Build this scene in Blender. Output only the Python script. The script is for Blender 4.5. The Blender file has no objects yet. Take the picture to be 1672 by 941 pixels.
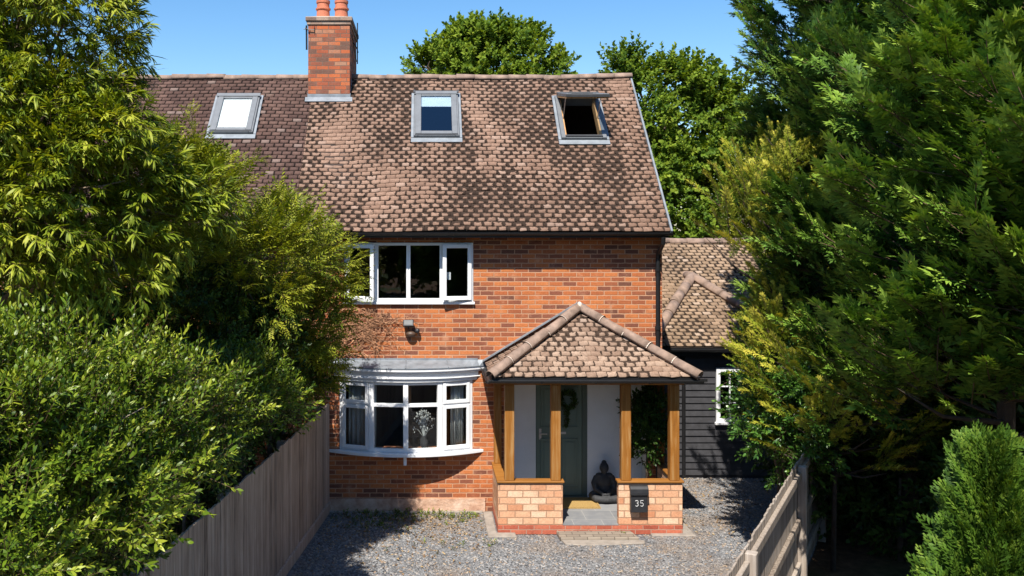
import bpy, bmesh, math, random
import numpy as np
from mathutils import Vector, Matrix

random.seed(7)
RNG = np.random.default_rng(11)
C = bpy.context.scene.collection
R = math.radians

# ------------------------------------------------------------------ camera
F_PX, CX, HY, CAM_H, CAM_D = 1500.0, 694.0, 372.0, 4.63, 15.0
cam = bpy.data.cameras.new('camera')
cam.sensor_width = 36.0
cam.lens = 36.0 * F_PX / 1672.0
cam.shift_x = (836.0 - CX) / 1672.0
cam.shift_y = -(470.5 - HY) / 1672.0
cam.clip_start, cam.clip_end = 0.1, 2000.0
cam_o = bpy.data.objects.new('camera', cam)
cam_o.location = (0, -CAM_D, CAM_H)
cam_o.rotation_euler = (R(90), 0, 0)
C.objects.link(cam_o)
bpy.context.scene.camera = cam_o

# ------------------------------------------------------------------ light
SUN_DIR = Vector((0.31, 1.0, -1.48)).normalized()          # the way the light travels
sun = bpy.data.lights.new('sun', 'SUN')
sun.energy, sun.angle, sun.color = 5.0, R(0.5), (1.0, 0.94, 0.85)
sun_o = bpy.data.objects.new('sun', sun)
sun_o.rotation_euler = SUN_DIR.to_track_quat('-Z', 'Y').to_euler()
sun_o.location = (-6, -20, 30)
C.objects.link(sun_o)
world = bpy.data.worlds.new('World')
bpy.context.scene.world = world
world.use_nodes = True
wn, wl = world.node_tree.nodes, world.node_tree.links
sky = wn.new('ShaderNodeTexSky')
sky.sky_type = 'NISHITA'
sky.sun_disc = False
sky.sun_elevation = math.asin(-SUN_DIR.z)
sky.sun_rotation = math.atan2(-SUN_DIR.x, -SUN_DIR.y)
sky.air_density, sky.dust_density, sky.ozone_density = 1.0, 0.3, 2.5
hsv = wn.new('ShaderNodeHueSaturation')
hsv.inputs['Saturation'].default_value = 1.27
hsv.inputs['Value'].default_value = 1.06
wl.new(sky.outputs[0], hsv.inputs['Color'])
wl.new(hsv.outputs[0], wn['Background'].inputs['Color'])
wn['Background'].inputs['Strength'].default_value = 0.10
vs = bpy.context.scene.view_settings
vs.view_transform, vs.look, vs.exposure, vs.gamma = 'Standard', 'None', 0.74, 1.0
vs.use_curve_mapping = False
bpy.context.scene.render.engine = 'CYCLES'
cy = bpy.context.scene.cycles
cy.max_bounces, cy.diffuse_bounces, cy.glossy_bounces = 8, 2, 3
cy.transmission_bounces, cy.transparent_max_bounces = 4, 12
cy.use_denoising = True

# ------------------------------------------------------------------ helpers: objects
def at(px, py, d):
    return Vector(((px - CX) / F_PX * d, d - CAM_D, CAM_H - (py - HY) / F_PX * d))

def tag(o, label=None, cat=None, group=None, kind=None):
    if label: o['label'] = label
    if cat: o['category'] = cat
    if group: o['group'] = group
    if kind: o['kind'] = kind
    return o

def thing(name, label, cat, loc=(0, 0, 0), group=None):
    o = bpy.data.objects.new(name, None)
    o.empty_display_size = 0.2
    o.location = loc
    C.objects.link(o)
    return tag(o, label, cat, group)

def world_loc(o):
    v = Vector((0, 0, 0))
    while o is not None:
        v += Vector(o.location)
        o = o.parent
    return v

def link(name, me, mat, parent=None):
    o = bpy.data.objects.new(name, me)
    if mat is not None: me.materials.append(mat)
    C.objects.link(o)
    if parent is not None:
        o.parent = parent
        o.location = -world_loc(parent)
    return o

class MB:
    """collects shapes in world coordinates and links them as one mesh object"""
    def __init__(s): s.v, s.f, s.uv, s.t = [], [], [], []
    def add(s, vs, fs, tint=None):
        n = len(s.v)
        s.v += [tuple(p) for p in vs]
        s.f += [tuple(n + i for i in f) for f in fs]
        if tint is not None: s.t += [tint] * len(vs)
        return s
    def box(s, x0, x1, y0, y1, z0, z1, tint=None):
        return s.add([(x0,y0,z0),(x1,y0,z0),(x1,y1,z0),(x0,y1,z0),(x0,y0,z1),(x1,y0,z1),(x1,y1,z1),(x0,y1,z1)],
                     [(3,2,1,0),(4,5,6,7),(0,1,5,4),(1,2,6,5),(2,3,7,6),(3,0,4,7)], tint)
    def fbox(s, F, a0, a1, b0, b1, c0, c1):
        """box in a frame F = (origin, a, b, c)"""
        o, a, b, c = F
        pts = [o + a*p + b*q + c*r for r in (c0, c1) for (p, q) in ((a0,b0),(a1,b0),(a1,b1),(a0,b1))]
        return s.add(pts, [(3,2,1,0),(4,5,6,7),(0,1,5,4),(1,2,6,5),(2,3,7,6),(3,0,4,7)])
    def bar(s, p0, p1, w, h, up=Vector((0,0,1))):
        p0, p1 = Vector(p0), Vector(p1)
        a = (p1 - p0); L = a.length; a.normalize()
        b = up.cross(a).normalized(); c = a.cross(b)
        return s.fbox((p0, a, b, c), 0, L, -w/2, w/2, -h/2, h/2)
    def tube(s, pts, r, n=8, cap=True):
        pts = [Vector(p) for p in pts]
        rs = r if isinstance(r, (list, tuple)) else [r]*len(pts)
        n0 = len(s.v); ref = None
        for i, p in enumerate(pts):
            d = (pts[min(i+1, len(pts)-1)] - pts[max(i-1, 0)]).normalized()
            if ref is None: ref = d.orthogonal().normalized()
            ref = (ref - d * ref.dot(d)).normalized()
            b = d.cross(ref)
            for k in range(n):
                t = 2*math.pi*k/n
                s.v.append(tuple(p + (ref*math.cos(t) + b*math.sin(t))*rs[i]))
        for i in range(len(pts)-1):
            for k in range(n):
                a, b2 = n0+i*n+k, n0+i*n+(k+1) % n
                s.f.append((a, b2, b2+n, a+n))
        if cap:
            s.f.append(tuple(n0+k for k in reversed(range(n))))
            s.f.append(tuple(n0+(len(pts)-1)*n+k for k in range(n)))
        return s
    def lathe(s, prof, c, n=24, cap=True):
        n0 = len(s.v)
        for (r, z) in prof:
            for k in range(n):
                t = 2*math.pi*k/n
                s.v.append((c[0]+r*math.cos(t), c[1]+r*math.sin(t), c[2]+z))
        for i in range(len(prof)-1):
            for k in range(n):
                a, b = n0+i*n+k, n0+i*n+(k+1) % n
                s.f.append((a, b, b+n, a+n))
        if cap:
            s.f.append(tuple(n0+k for k in reversed(range(n))))
            s.f.append(tuple(n0+(len(prof)-1)*n+k for k in range(n)))
        return s
    def prism(s, poly, z0, z1):
        n = len(poly)
        return s.add([(x, y, z0) for x, y in poly] + [(x, y, z1) for x, y in poly],
                     [tuple(reversed(range(n))), tuple(range(n, 2*n))] + [(i, (i+1) % n, n+(i+1) % n, n+i) for i in range(n)])
    def ell(s, c, r, n=14, m=9):
        c = Vector(c)
        prof = []
        n0 = len(s.v)
        for i in range(m+1):
            ph = math.pi*i/m - math.pi/2
            for k in range(n):
                t = 2*math.pi*k/n
                s.v.append((c.x+r[0]*math.cos(ph)*math.cos(t), c.y+r[1]*math.cos(ph)*math.sin(t), c.z+r[2]*math.sin(ph)))
        for i in range(m):
            for k in range(n):
                a, b = n0+i*n+k, n0+i*n+(k+1) % n
                s.f.append((a, b, b+n, a+n))
        return s
    def build(s, name, mat, parent=None, smooth=False, bevel=0.0, seg=1):
        me = bpy.data.meshes.new(name)
        me.from_pydata(s.v, [], s.f)
        if s.t:
            at_ = me.attributes.new('tint', 'FLOAT', 'POINT')
            at_.data.foreach_set('value', np.array(s.t, dtype=np.float32))
        me.update()
        if smooth: me.polygons.foreach_set('use_smooth', [True]*len(me.polygons))
        o = link(name, me, mat, parent)
        if bevel > 0:
            b = o.modifiers.new('bevel', 'BEVEL')
            b.width, b.segments, b.limit_method, b.angle_limit = bevel, seg, 'ANGLE', R(40)
        return o

def np_mesh(name, verts, tris, mat, parent=None, tint=None, uv=None, smooth=False):
    me = bpy.data.meshes.new(name)
    nv, nt = len(verts), len(tris)
    me.vertices.add(nv); me.vertices.foreach_set('co', np.ascontiguousarray(verts, dtype=np.float32).ravel())
    k = tris.shape[1]
    me.loops.add(nt*k); me.loops.foreach_set('vertex_index', np.ascontiguousarray(tris, dtype=np.int32).ravel())
    me.polygons.add(nt); me.polygons.foreach_set('loop_start', np.arange(0, nt*k, k, dtype=np.int32))
    me.update(calc_edges=True)
    if tint is not None:
        a = me.attributes.new('tint', 'FLOAT', 'POINT')
        a.data.foreach_set('value', np.ascontiguousarray(tint, dtype=np.float32))
    if uv is not None:
        l = me.uv_layers.new(name='UVMap')
        l.data.foreach_set('uv', np.ascontiguousarray(uv[tris.ravel()], dtype=np.float32).ravel())
    if smooth: me.polygons.foreach_set('use_smooth', np.ones(nt, dtype=bool))
    return link(name, me, mat, parent)

def wall_holes(mb, F, a0, a1, b0, b1, th, holes):
    """a slab in frame F (a across, b up, c outward; outer face at c=0) with rectangular openings through it"""
    o, A, B, N = F
    aa = sorted({a0, a1, *[h[0] for h in holes], *[h[1] for h in holes]})
    bb = sorted({b0, b1, *[h[2] for h in holes], *[h[3] for h in holes]})
    aa = [x for x in aa if a0 <= x <= a1]; bb = [x for x in bb if b0 <= x <= b1]
    def solid(i, j):
        if i < 0 or j < 0 or i >= len(aa)-1 or j >= len(bb)-1: return False
        x, y = (aa[i]+aa[i+1])/2, (bb[j]+bb[j+1])/2
        return not any(h[0] < x < h[1] and h[2] < y < h[3] for h in holes)
    P = lambda x, y, c: o + A*x + B*y + N*c
    for i in range(len(aa)-1):
        for j in range(len(bb)-1):
            if not solid(i, j): continue
            x0, x1, y0, y1 = aa[i], aa[i+1], bb[j], bb[j+1]
            mb.add([P(x0,y0,0),P(x1,y0,0),P(x1,y1,0),P(x0,y1,0)], [(0,1,2,3)])
            mb.add([P(x0,y0,-th),P(x1,y0,-th),P(x1,y1,-th),P(x0,y1,-th)], [(3,2,1,0)])
            for di, dj, p, q in ((-1,0,(x0,y1),(x0,y0)),(1,0,(x1,y0),(x1,y1)),(0,-1,(x0,y0),(x1,y0)),(0,1,(x1,y1),(x0,y1))):
                if not solid(i+di, j+dj):
                    mb.add([P(p[0],p[1],0),P(p[0],p[1],-th),P(q[0],q[1],-th),P(q[0],q[1],0)], [(0,1,2,3)])
    return mb

# ------------------------------------------------------------------ helpers: materials
class NT:
    def __init__(s, name):
        s.m = bpy.data.materials.new(name); s.m.use_nodes = True
        s.n, s.l = s.m.node_tree.nodes, s.m.node_tree.links
        s.p = s.n['Principled BSDF']; s.out = s.n['Material Output']
    def new(s, t, **kw):
        n = s.n.new('ShaderNode' + t)
        for k, v in kw.items(): setattr(n, k, v)
        return n
    def set(s, sock, v):
        if hasattr(v, 'is_output') or isinstance(v, bpy.types.NodeSocket): s.l.new(v, sock)
        else: sock.default_value = v
    def math(s, op, a, b=0.0, clamp=False):
        n = s.new('Math', operation=op, use_clamp=clamp)
        s.set(n.inputs[0], a); s.set(n.inputs[1], b); return n.outputs[0]
    def mix(s, f, a, b, mode='MIX'):
        n = s.new('Mix', data_type='RGBA', blend_type=mode)
        s.set(n.inputs[0], f)
        s.set(n.inputs[6], a if not isinstance(a, tuple) else (*a[:3], 1)); s.set(n.inputs[7], b if not isinstance(b, tuple) else (*b[:3], 1))
        return n.outputs[2]
    def ramp(s, f, stops, interp='LINEAR'):
        n = s.new('ValToRGB'); e = n.color_ramp
        e.interpolation = interp
        while len(e.elements) < len(stops): e.elements.new(0.5)
        for el, (p, c) in zip(e.elements, stops):
            el.position = p; el.color = (*c, 1) if len(c) == 3 else c
        s.set(n.inputs[0], f); return n.outputs[0]
    def range(s, f, a, b, c=0.0, d=1.0, smooth=True):
        n = s.new('MapRange', interpolation_type='SMOOTHSTEP' if smooth else 'LINEAR')
        s.set(n.inputs[0], f); n.inputs[1].default_value = a; n.inputs[2].default_value = b
        n.inputs[3].default_value = c; n.inputs[4].default_value = d
        return n.outputs[0]
    def obj(s, scale=None):
        t = s.new('TexCoord').outputs['Object']
        if scale is None: return t
        m = s.new('Mapping'); s.l.new(t, m.inputs[0]); m.inputs['Scale'].default_value = scale
        return m.outputs[0]
    def noise(s, scale, detail=3.0, rough=0.55, vec=None, dist=0.0, out=0):
        n = s.new('TexNoise')
        n.inputs['Scale'].default_value = scale; n.inputs['Detail'].default_value = detail
        n.inputs['Roughness'].default_value = rough; n.inputs['Distortion'].default_value = dist
        s.l.new(vec if vec is not None else s.obj(), n.inputs['Vector'])
        return n.outputs[out]
    def bump(s, h, dist=0.01, strength=1.0):
        n = s.new('Bump'); n.inputs['Distance'].default_value = dist; n.inputs['Strength'].default_value = strength
        s.set(n.inputs['Height'], h); s.l.new(n.outputs[0], s.p.inputs['Normal'])
    def attr(s, name='tint'):
        return s.new('Attribute', attribute_name=name).outputs['Fac']
    def island(s):
        return s.new('NewGeometry').outputs['Random Per Island']
    def done(s, col=None, rough=None, metal=None, spec=None):
        if col is not None: s.set(s.p.inputs['Base Color'], col if not isinstance(col, tuple) else (*col[:3], 1))
        if rough is not None: s.set(s.p.inputs['Roughness'], rough)
        if metal is not None: s.p.inputs['Metallic'].default_value = metal
        if spec is not None: s.p.inputs['Specular IOR Level'].default_value = spec
        return s.m

def plain(name, col, rough=0.5, var=0.15, scale=6.0, metal=0.0, bump=0.0, spec=0.5):
    t = NT(name)
    n = t.noise(scale, 4)
    dk = tuple(c*(1-var) for c in col); lt = tuple(min(1, c*(1+var)) for c in col)
    c = t.ramp(n, [(0.3, dk), (0.7, lt)])
    if bump: t.bump(t.noise(scale*12, 3), bump)
    return t.done(c, rough, metal, spec)

def brick_mat(name, stops, mortar, bw=0.225, bh=0.075, ms=0.007, stain=0.35, off=0.5, bump=0.006, shift=(0, 0)):
    t = NT(name)
    pos = t.obj()
    sep = t.new('SeparateXYZ'); t.l.new(pos, sep.inputs[0])
    nrm = t.new('SeparateXYZ'); t.l.new(t.new('NewGeometry').outputs['Normal'], nrm.inputs[0])
    side = t.math('GREATER_THAN', t.math('ABSOLUTE', nrm.outputs[0]), 0.6)
    top = t.math('GREATER_THAN', t.math('ABSOLUTE', nrm.outputs[2]), 0.7)
    mx = t.new('Mix', data_type='FLOAT')
    t.set(mx.inputs[0], side); t.set(mx.inputs[2], sep.outputs[0]); t.set(mx.inputs[3], sep.outputs[1])
    mz = t.new('Mix', data_type='FLOAT')
    t.set(mz.inputs[0], top); t.set(mz.inputs[2], sep.outputs[2]); t.set(mz.inputs[3], sep.outputs[1])
    wob = t.noise(9.0, 3, 0.6)
    wob2 = t.noise(11.0, 3, 0.6, vec=t.obj((1.13, 0.9, 1.07)))
    u = t.math('ADD', t.math('ADD', mx.outputs[0], shift[0]), t.math('MULTIPLY', t.math('SUBTRACT', wob, 0.5), 0.018))
    v = t.math('ADD', t.math('ADD', mz.outputs[0], shift[1]), t.math('MULTIPLY', t.math('SUBTRACT', wob2, 0.5), 0.016))
    cb = t.new('CombineXYZ'); t.set(cb.inputs[0], u); t.set(cb.inputs[1], v)
    b = t.new('TexBrick'); b.offset = off
    b.inputs['Color1'].default_value = (0, 0, 0, 1); b.inputs['Color2'].default_value = (1, 1, 1, 1)
    b.inputs['Mortar'].default_value = (0.5, 0.5, 0.5, 1)
    b.inputs['Scale'].default_value = 1.0; b.inputs['Mortar Size'].default_value = ms
    b.inputs['Mortar Smooth'].default_value = 0.35; b.inputs['Brick Width'].default_value = bw; b.inputs['Row Height'].default_value = bh
    t.l.new(cb.outputs[0], b.inputs['Vector'])
    rnd = t.new('SeparateColor'); t.l.new(b.outputs['Color'], rnd.inputs[0])
    big = t.noise(1.1, 3, 0.6)
    f = t.math('ADD', rnd.outputs[0], t.math('MULTIPLY', t.math('SUBTRACT', big, 0.5), 0.7), clamp=True)
    col = t.ramp(f, stops)
    col = t.mix(t.range(t.noise(1.7, 5, 0.7, vec=t.obj((1.0, 1.0, 0.7))), 0.5, 0.75, 0.0, 0.55), col, t.mix(1.0, col, (0.62, 0.58, 0.56), 'MULTIPLY'))
    fine = t.noise(38.0, 4, 0.7)
    col = t.mix(t.range(fine, 0.35, 0.75, 0.0, 0.55), col, t.mix(1.0, col, (0.55, 0.5, 0.5), 'MULTIPLY'))
    blot = t.noise(4.5, 4, 0.65)
    col = t.mix(t.range(blot, 0.52, 0.75, 0.0, stain), col, mortar)
    mcol = t.mix(t.noise(5.0, 3), tuple(c*0.62 for c in mortar), mortar)
    col = t.mix(b.outputs['Fac'], col, mcol)
    h = t.math('ADD', t.math('SUBTRACT', 1.0, b.outputs['Fac']), t.math('MULTIPLY', fine, 0.35))
    t.bump(h, bump)
    return t.done(col, 0.9, spec=0.25)

def tile_mat(name, lo, hi, moss, moss_amt=0.5, pale=0.1):
    """clay tiles: uv.x across a tile, uv.y up its exposed face (1 = the next course's edge)"""
    t = NT(name)
    uv = t.new('UVMap').outputs[0]
    sep = t.new('SeparateXYZ'); t.l.new(uv, sep.inputs[0])
    u, v = sep.outputs[0], sep.outputs[1]
    tint = t.attr()
    col = t.mix(tint, lo, hi)
    wide = t.noise(0.9, 4, 0.6, vec=t.obj((1.3, 0.6, 0.6)))
    col = t.mix(t.range(wide, 0.38, 0.68, 0.0, 0.6), col, t.mix(1.0, col, (0.62, 0.60, 0.60), 'MULTIPLY'))
    col = t.mix(t.range(t.noise(2.2, 5, 0.7, vec=t.obj((1.0, 1.2, 1.1))), 0.60, 0.72, 0.0, 0.35*pale*2), col, (0.36, 0.33, 0.27))
    col = t.mix(t.range(t.noise(30, 4, 0.7), 0.3, 0.8), col, t.mix(1.0, col, (0.6, 0.56, 0.55), 'MULTIPLY'))
    col = t.mix(t.math('MULTIPLY', t.math('GREATER_THAN', tint, 0.93), pale), col, (0.55, 0.48, 0.43))
    e = t.math('MULTIPLY', t.math('MINIMUM', u, t.math('SUBTRACT', 1.0, u)), 1.7)
    w = t.math('SUBTRACT', 1.0, v)
    e = t.math('MINIMUM', e, w)
    big = t.noise(1.0, 4, 0.65, vec=t.obj((1.5, 0.5, 0.5)))
    mid = t.noise(6.0, 3, 0.6)
    fine = t.noise(24.0, 4, 0.65)
    th = t.math('ADD', t.math('MULTIPLY', t.math('SUBTRACT', big, 0.45), 3.6*moss_amt),
                t.math('ADD', t.math('MULTIPLY', t.math('SUBTRACT', fine, 0.5), 0.85*moss_amt+0.1), t.math('MULTIPLY', t.math('SUBTRACT', mid, 0.5), 1.3*moss_amt)))
    th = t.math('ADD', th, 0.18*moss_amt+0.06)
    m = t.range(t.math('SUBTRACT', e, th), -0.05, 0.07, 1.0, 0.0)
    mc = t.mix(t.noise(14, 3), tuple(c*0.5 for c in moss), moss)
    col = t.mix(m, col, mc)
    t.bump(t.math('ADD', t.math('MULTIPLY', t.noise(70, 3), 0.5), t.math('MULTIPLY', m, 0.6)), 0.004)
    return t.done(col, 0.92, spec=0.2)

def wood_mat(name, stops, axis='z', grain=1.0, rough=0.75, bump=0.002, island=True):
    t = NT(name)
    sc = {'z': (26, 26, 1.6), 'x': (1.6, 26, 26), 'y': (26, 1.6, 26)}[axis]
    v = t.obj(tuple(s*grain for s in sc))
    if island:
        add = t.new('VectorMath', operation='ADD')
        isl = t.island()
        t.l.new(v, add.inputs[0])
        cb = t.new('CombineXYZ')
        for i in range(3): t.set(cb.inputs[i], t.math('MULTIPLY', isl, 37.0))
        t.l.new(cb.outputs[0], add.inputs[1]); v = add.outputs[0]
    n = t.noise(1.0, 5, 0.62, vec=v, dist=0.4)
    f = t.math('ADD', n, t.math('MULTIPLY', t.math('SUBTRACT', t.noise(1.4, 3), 0.5), 0.35))
    if island: f = t.math('ADD', f, t.math('MULTIPLY', t.math('SUBTRACT', isl, 0.5), 0.3))
    col = t.ramp(f, stops)
    t.bump(n, bump)
    return t.done(col, rough, spec=0.3)

def leaf_mat(name, dark, mid, light, rough=0.45, trans=0.3, spec=0.25, twig=(0.12, 0.08, 0.045), patch=1.2):
    t = NT(name)
    tint = t.attr()
    big = t.noise(patch, 3, 0.6)
    f = t.math('ADD', t.math('MULTIPLY', tint, 0.75), t.math('MULTIPLY', t.math('SUBTRACT', big, 0.38), 0.7), clamp=True)
    col = t.ramp(f, [(0.05, dark), (0.5, mid), (0.95, light)])
    col = t.mix(t.math('GREATER_THAN', tint, 1.5), col, twig)
    t.done(col, rough, spec=spec)
    tr = t.new('BsdfTranslucent')
    t.set(tr.inputs[0], t.mix(1.0, col, (1.5, 1.35, 0.5), 'MULTIPLY'))
    mx = t.new('MixShader'); mx.inputs[0].default_value = trans
    t.l.new(t.p.outputs[0], mx.inputs[1]); t.l.new(tr.outputs[0], mx.inputs[2])
    t.l.new(mx.outputs[0], t.out.inputs[0])
    return t.m

def glass_mat(name, tint=(0.75, 0.8, 0.8), refl=1.0, base=0.04):
    t = NT(name)
    t.n.remove(t.p)
    tr = t.new('BsdfTransparent'); tr.inputs[0].default_value = (*tint, 1)
    gl = t.new('BsdfGlossy'); gl.inputs['Roughness'].default_value = 0.015; gl.inputs[0].default_value = (1, 1, 1, 1)
    fr = t.new('Fresnel'); fr.inputs[0].default_value = 1.5
    f = t.math('MULTIPLY', t.math('ADD', t.math('MULTIPLY', fr.outputs[0], refl), base, clamp=True), t.math('SUBTRACT', 1.0, t.new('NewGeometry').outputs['Backfacing']))
    nb = t.new('Bump'); nb.inputs['Distance'].default_value = 0.0006
    t.set(nb.inputs['Height'], t.noise(3.0, 2)); t.l.new(nb.outputs[0], gl.inputs['Normal'])
    mx = t.new('MixShader'); t.set(mx.inputs[0], f)
    t.l.new(tr.outputs[0], mx.inputs[1]); t.l.new(gl.outputs[0], mx.inputs[2]); t.l.new(mx.outputs[0], t.out.inputs[0])
    return t.m

M = {}
M['brick'] = brick_mat('red_brick', [(0.0, (0.16, 0.068, 0.045)), (0.2, (0.24, 0.085, 0.05)), (0.36, (0.34, 0.108, 0.048)), (0.6, (0.455, 0.140, 0.048)), (0.85, (0.54, 0.185, 0.062)), (1.0, (0.43, 0.125, 0.046))], (0.60, 0.335, 0.205), ms=0.0092, stain=0.45)
M['chimney_brick'] = brick_mat('chimney_brick', [(0.0, (0.17, 0.09, 0.065)), (0.35, (0.36, 0.10, 0.05)), (0.65, (0.52, 0.14, 0.05)), (1.0, (0.40, 0.22, 0.14))], (0.24, 0.16, 0.12), stain=0.5, ms=0.006)
M['buff_brick'] = brick_mat('buff_brick', [(0.0, (0.56, 0.25, 0.13)), (0.3, (0.66, 0.36, 0.21)), (0.7, (0.73, 0.45, 0.28)), (1.0, (0.78, 0.54, 0.37))], (0.50, 0.29, 0.18), bw=0.235, bh=0.102, ms=0.008, stain=0.3, shift=(0.05, -0.15), bump=0.012)
M['plinth_brick'] = brick_mat('plinth_brick', [(0.0, (0.34, 0.085, 0.05)), (0.5, (0.45, 0.12, 0.07)), (1.0, (0.52, 0.16, 0.09))], (0.55, 0.36, 0.27), bw=0.235, bh=0.075, ms=0.006, stain=0.1, off=0.5)
M['roof_tile'] = tile_mat('weathered_clay_tile', (0.270, 0.168, 0.120), (0.375, 0.242, 0.176), (0.052, 0.033, 0.024), 0.50, 0.10)
M['dark_tile'] = tile_mat('dark_clay_tile', (0.105, 0.062, 0.052), (0.185, 0.112, 0.09), (0.035, 0.022, 0.019), 0.10, 0.15)
M['porch_tile'] = tile_mat('porch_clay_tile', (0.28, 0.185, 0.132), (0.43, 0.31, 0.23), (0.07, 0.045, 0.032), 0.50, 0.15)
M['annexe_tile'] = tile_mat('annexe_clay_tile', (0.25, 0.175, 0.115), (0.40, 0.285, 0.195), (0.06, 0.042, 0.03), 0.30, 0.2)
M['underlay'] = plain('roof_underlay', (0.045, 0.03, 0.024), 0.95, 0.3, 20)
M['ridge'] = plain('ridge_tile_clay', (0.25, 0.175, 0.135), 0.9, 0.35, 7, bump=0.004)
M['mortar'] = plain('pale_mortar', (0.62, 0.52, 0.43), 0.95, 0.15, 30)
M['lead'] = plain('lead_sheet', (0.21, 0.235, 0.26), 0.55, 0.22, 7, metal=0.2)
M['concrete'] = plain('concrete', (0.27, 0.235, 0.20), 0.95, 0.22, 8, bump=0.004)
M['upvc'] = plain('white_upvc', (0.80, 0.81, 0.82), 0.35, 0.02, 3)
M['black_plastic'] = plain('black_plastic', (0.012, 0.012, 0.013), 0.4, 0.2, 8)
M['black_paint'] = plain('black_painted_metal', (0.022, 0.023, 0.026), 0.42, 0.2, 10)
M['pot'] = plain('terracotta', (0.50, 0.16, 0.085), 0.8, 0.2, 9, bump=0.002)
M['sky_frame'] = plain('grey_aluminium', (0.175, 0.185, 0.195), 0.45, 0.1, 8, metal=0.3)
M['sky_dark'] = plain('dark_aluminium', (0.05, 0.052, 0.056), 0.45, 0.15, 8)
M['blind'] = plain('white_blind', (0.80, 0.80, 0.78), 0.8, 0.03, 4)
M['pine'] = plain('varnished_pine', (0.50, 0.27, 0.11), 0.5, 0.15, 12)
M['glass'] = glass_mat('window_glass', (0.90, 0.92, 0.92), 1.9, 0.01)
M['sky_glass'] = glass_mat('coated_glass', (0.80, 0.86, 0.9), 1.0, 0.12)
M['render'] = plain('white_painted_render', (0.78, 0.78, 0.77), 0.9, 0.04, 3, bump=0.003)
M['door'] = plain('sage_green_paint', (0.135, 0.185, 0.145), 0.5, 0.08, 3)
M['door_frame'] = plain('dark_sage_paint', (0.085, 0.115, 0.09), 0.5, 0.1, 3)
M['steel'] = plain('brushed_steel', (0.5, 0.5, 0.5), 0.3, 0.1, 5, metal=0.9)
M['oak'] = wood_mat('stained_oak', [(0.25, (0.085, 0.034, 0.010)), (0.42, (0.20, 0.078, 0.014)), (0.6, (0.28, 0.112, 0.018)), (0.8, (0.36, 0.20, 0.075))], 'z', 0.9, 0.55)
M['oak_x'] = wood_mat('stained_oak_ledge', [(0.2, (0.10, 0.036, 0.008)), (0.5, (0.235, 0.094, 0.016)), (0.8, (0.34, 0.145, 0.03))], 'x', 0.9, 0.55)
M['fence'] = wood_mat('weathered_fence_wood', [(0.2, (0.13, 0.092, 0.066)), (0.45, (0.35, 0.265, 0.20)), (0.58, (0.42, 0.325, 0.25)), (0.8, (0.56, 0.45, 0.36))], 'z', 1.3, 0.85, 0.003)
M['fence_pale'] = wood_mat('sun_bleached_fence_wood', [(0.2, (0.13, 0.10, 0.078)), (0.45, (0.28, 0.23, 0.185)), (0.6, (0.34, 0.285, 0.235)), (0.8, (0.44, 0.38, 0.32))], 'z', 1.2, 0.85, 0.003)
M['board'] = plain('black_weatherboard', (0.040, 0.040, 0.045), 0.5, 0.25, 9)
M['slab'] = None
M['stone_dark'] = plain('dark_cast_stone', (0.034, 0.035, 0.038), 0.75, 0.3, 18, bump=0.003)
M['coir'] = plain('coir_mat', (0.36, 0.23, 0.075), 1.0, 0.3, 80, bump=0.004)
M['paver'] = None
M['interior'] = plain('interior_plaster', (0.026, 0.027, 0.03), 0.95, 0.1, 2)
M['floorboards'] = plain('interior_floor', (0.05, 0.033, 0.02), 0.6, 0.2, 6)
M['curtain'] = plain('grey_curtain', (0.50, 0.51, 0.50), 0.95, 0.1, 10)
M['creeper'] = plain('dry_creeper_stem', (0.40, 0.21, 0.115), 0.95, 0.45, 14)
M['bark'] = plain('bark', (0.12, 0.085, 0.06), 0.95, 0.35, 12, bump=0.01)
M['bark_pale'] = plain('pale_bark', (0.26, 0.20, 0.14), 0.95, 0.3, 12, bump=0.006)

def slab_mat():
    t = NT('grey_porch_slabs')
    b = t.new('TexBrick'); b.offset = 0.5
    b.inputs['Color1'].default_value = (0.16, 0.165, 0.175, 1); b.inputs['Color2'].default_value = (0.22, 0.225, 0.235, 1)
    b.inputs['Mortar'].default_value = (0.34, 0.33, 0.31, 1); b.inputs['Scale'].default_value = 1.0
    b.inputs['Mortar Size'].default_value = 0.004; b.inputs['Brick Width'].default_value = 0.45; b.inputs['Row Height'].default_value = 0.45
    t.l.new(t.obj(), b.inputs['Vector'])
    c = t.mix(t.range(t.noise(7, 4), 0.3, 0.8, 0, 0.4), b.outputs['Color'], (0.30, 0.29, 0.27))
    return t.done(c, 0.7)
M['slab'] = slab_mat()

def gravel_mats():
    t = NT('slate_chips')
    isl = t.island()
    c = t.ramp(isl, [(0.0, (0.105, 0.106, 0.110)), (0.4, (0.17, 0.172, 0.177)), (0.78, (0.235, 0.237, 0.242)), (0.88, (0.34, 0.33, 0.32)), (0.95, (0.25, 0.175, 0.12)), (1.0, (0.40, 0.33, 0.25))])
    c = t.mix(t.range(t.noise(0.7, 3, 0.6), 0.46, 0.66, 0, 0.75), c, t.mix(0.6, c, (0.21, 0.15, 0.10)))
    t.bump(t.noise(120, 2), 0.002)
    chips = t.done(c, 0.7, spec=0.35)
    t = NT('gravel_bed')
    v = t.new('TexVoronoi'); v.inputs['Scale'].default_value = 26; t.l.new(t.obj(), v.inputs['Vector'])
    sp = t.new('SeparateColor'); t.l.new(v.outputs['Color'], sp.inputs[0])
    c = t.ramp(sp.outputs[0], [(0, (0.075, 0.075, 0.08)), (0.6, (0.17, 0.175, 0.185)), (1, (0.27, 0.26, 0.25))])
    c = t.mix(t.range(t.noise(0.8, 3, 0.6), 0.5, 0.7, 0, 0.6), c, (0.12, 0.085, 0.06))
    t.bump(v.outputs['Distance'], 0.02)
    return chips, t.done(c, 0.9)
M['chips'], M['gravel_bed'] = gravel_mats()

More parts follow.
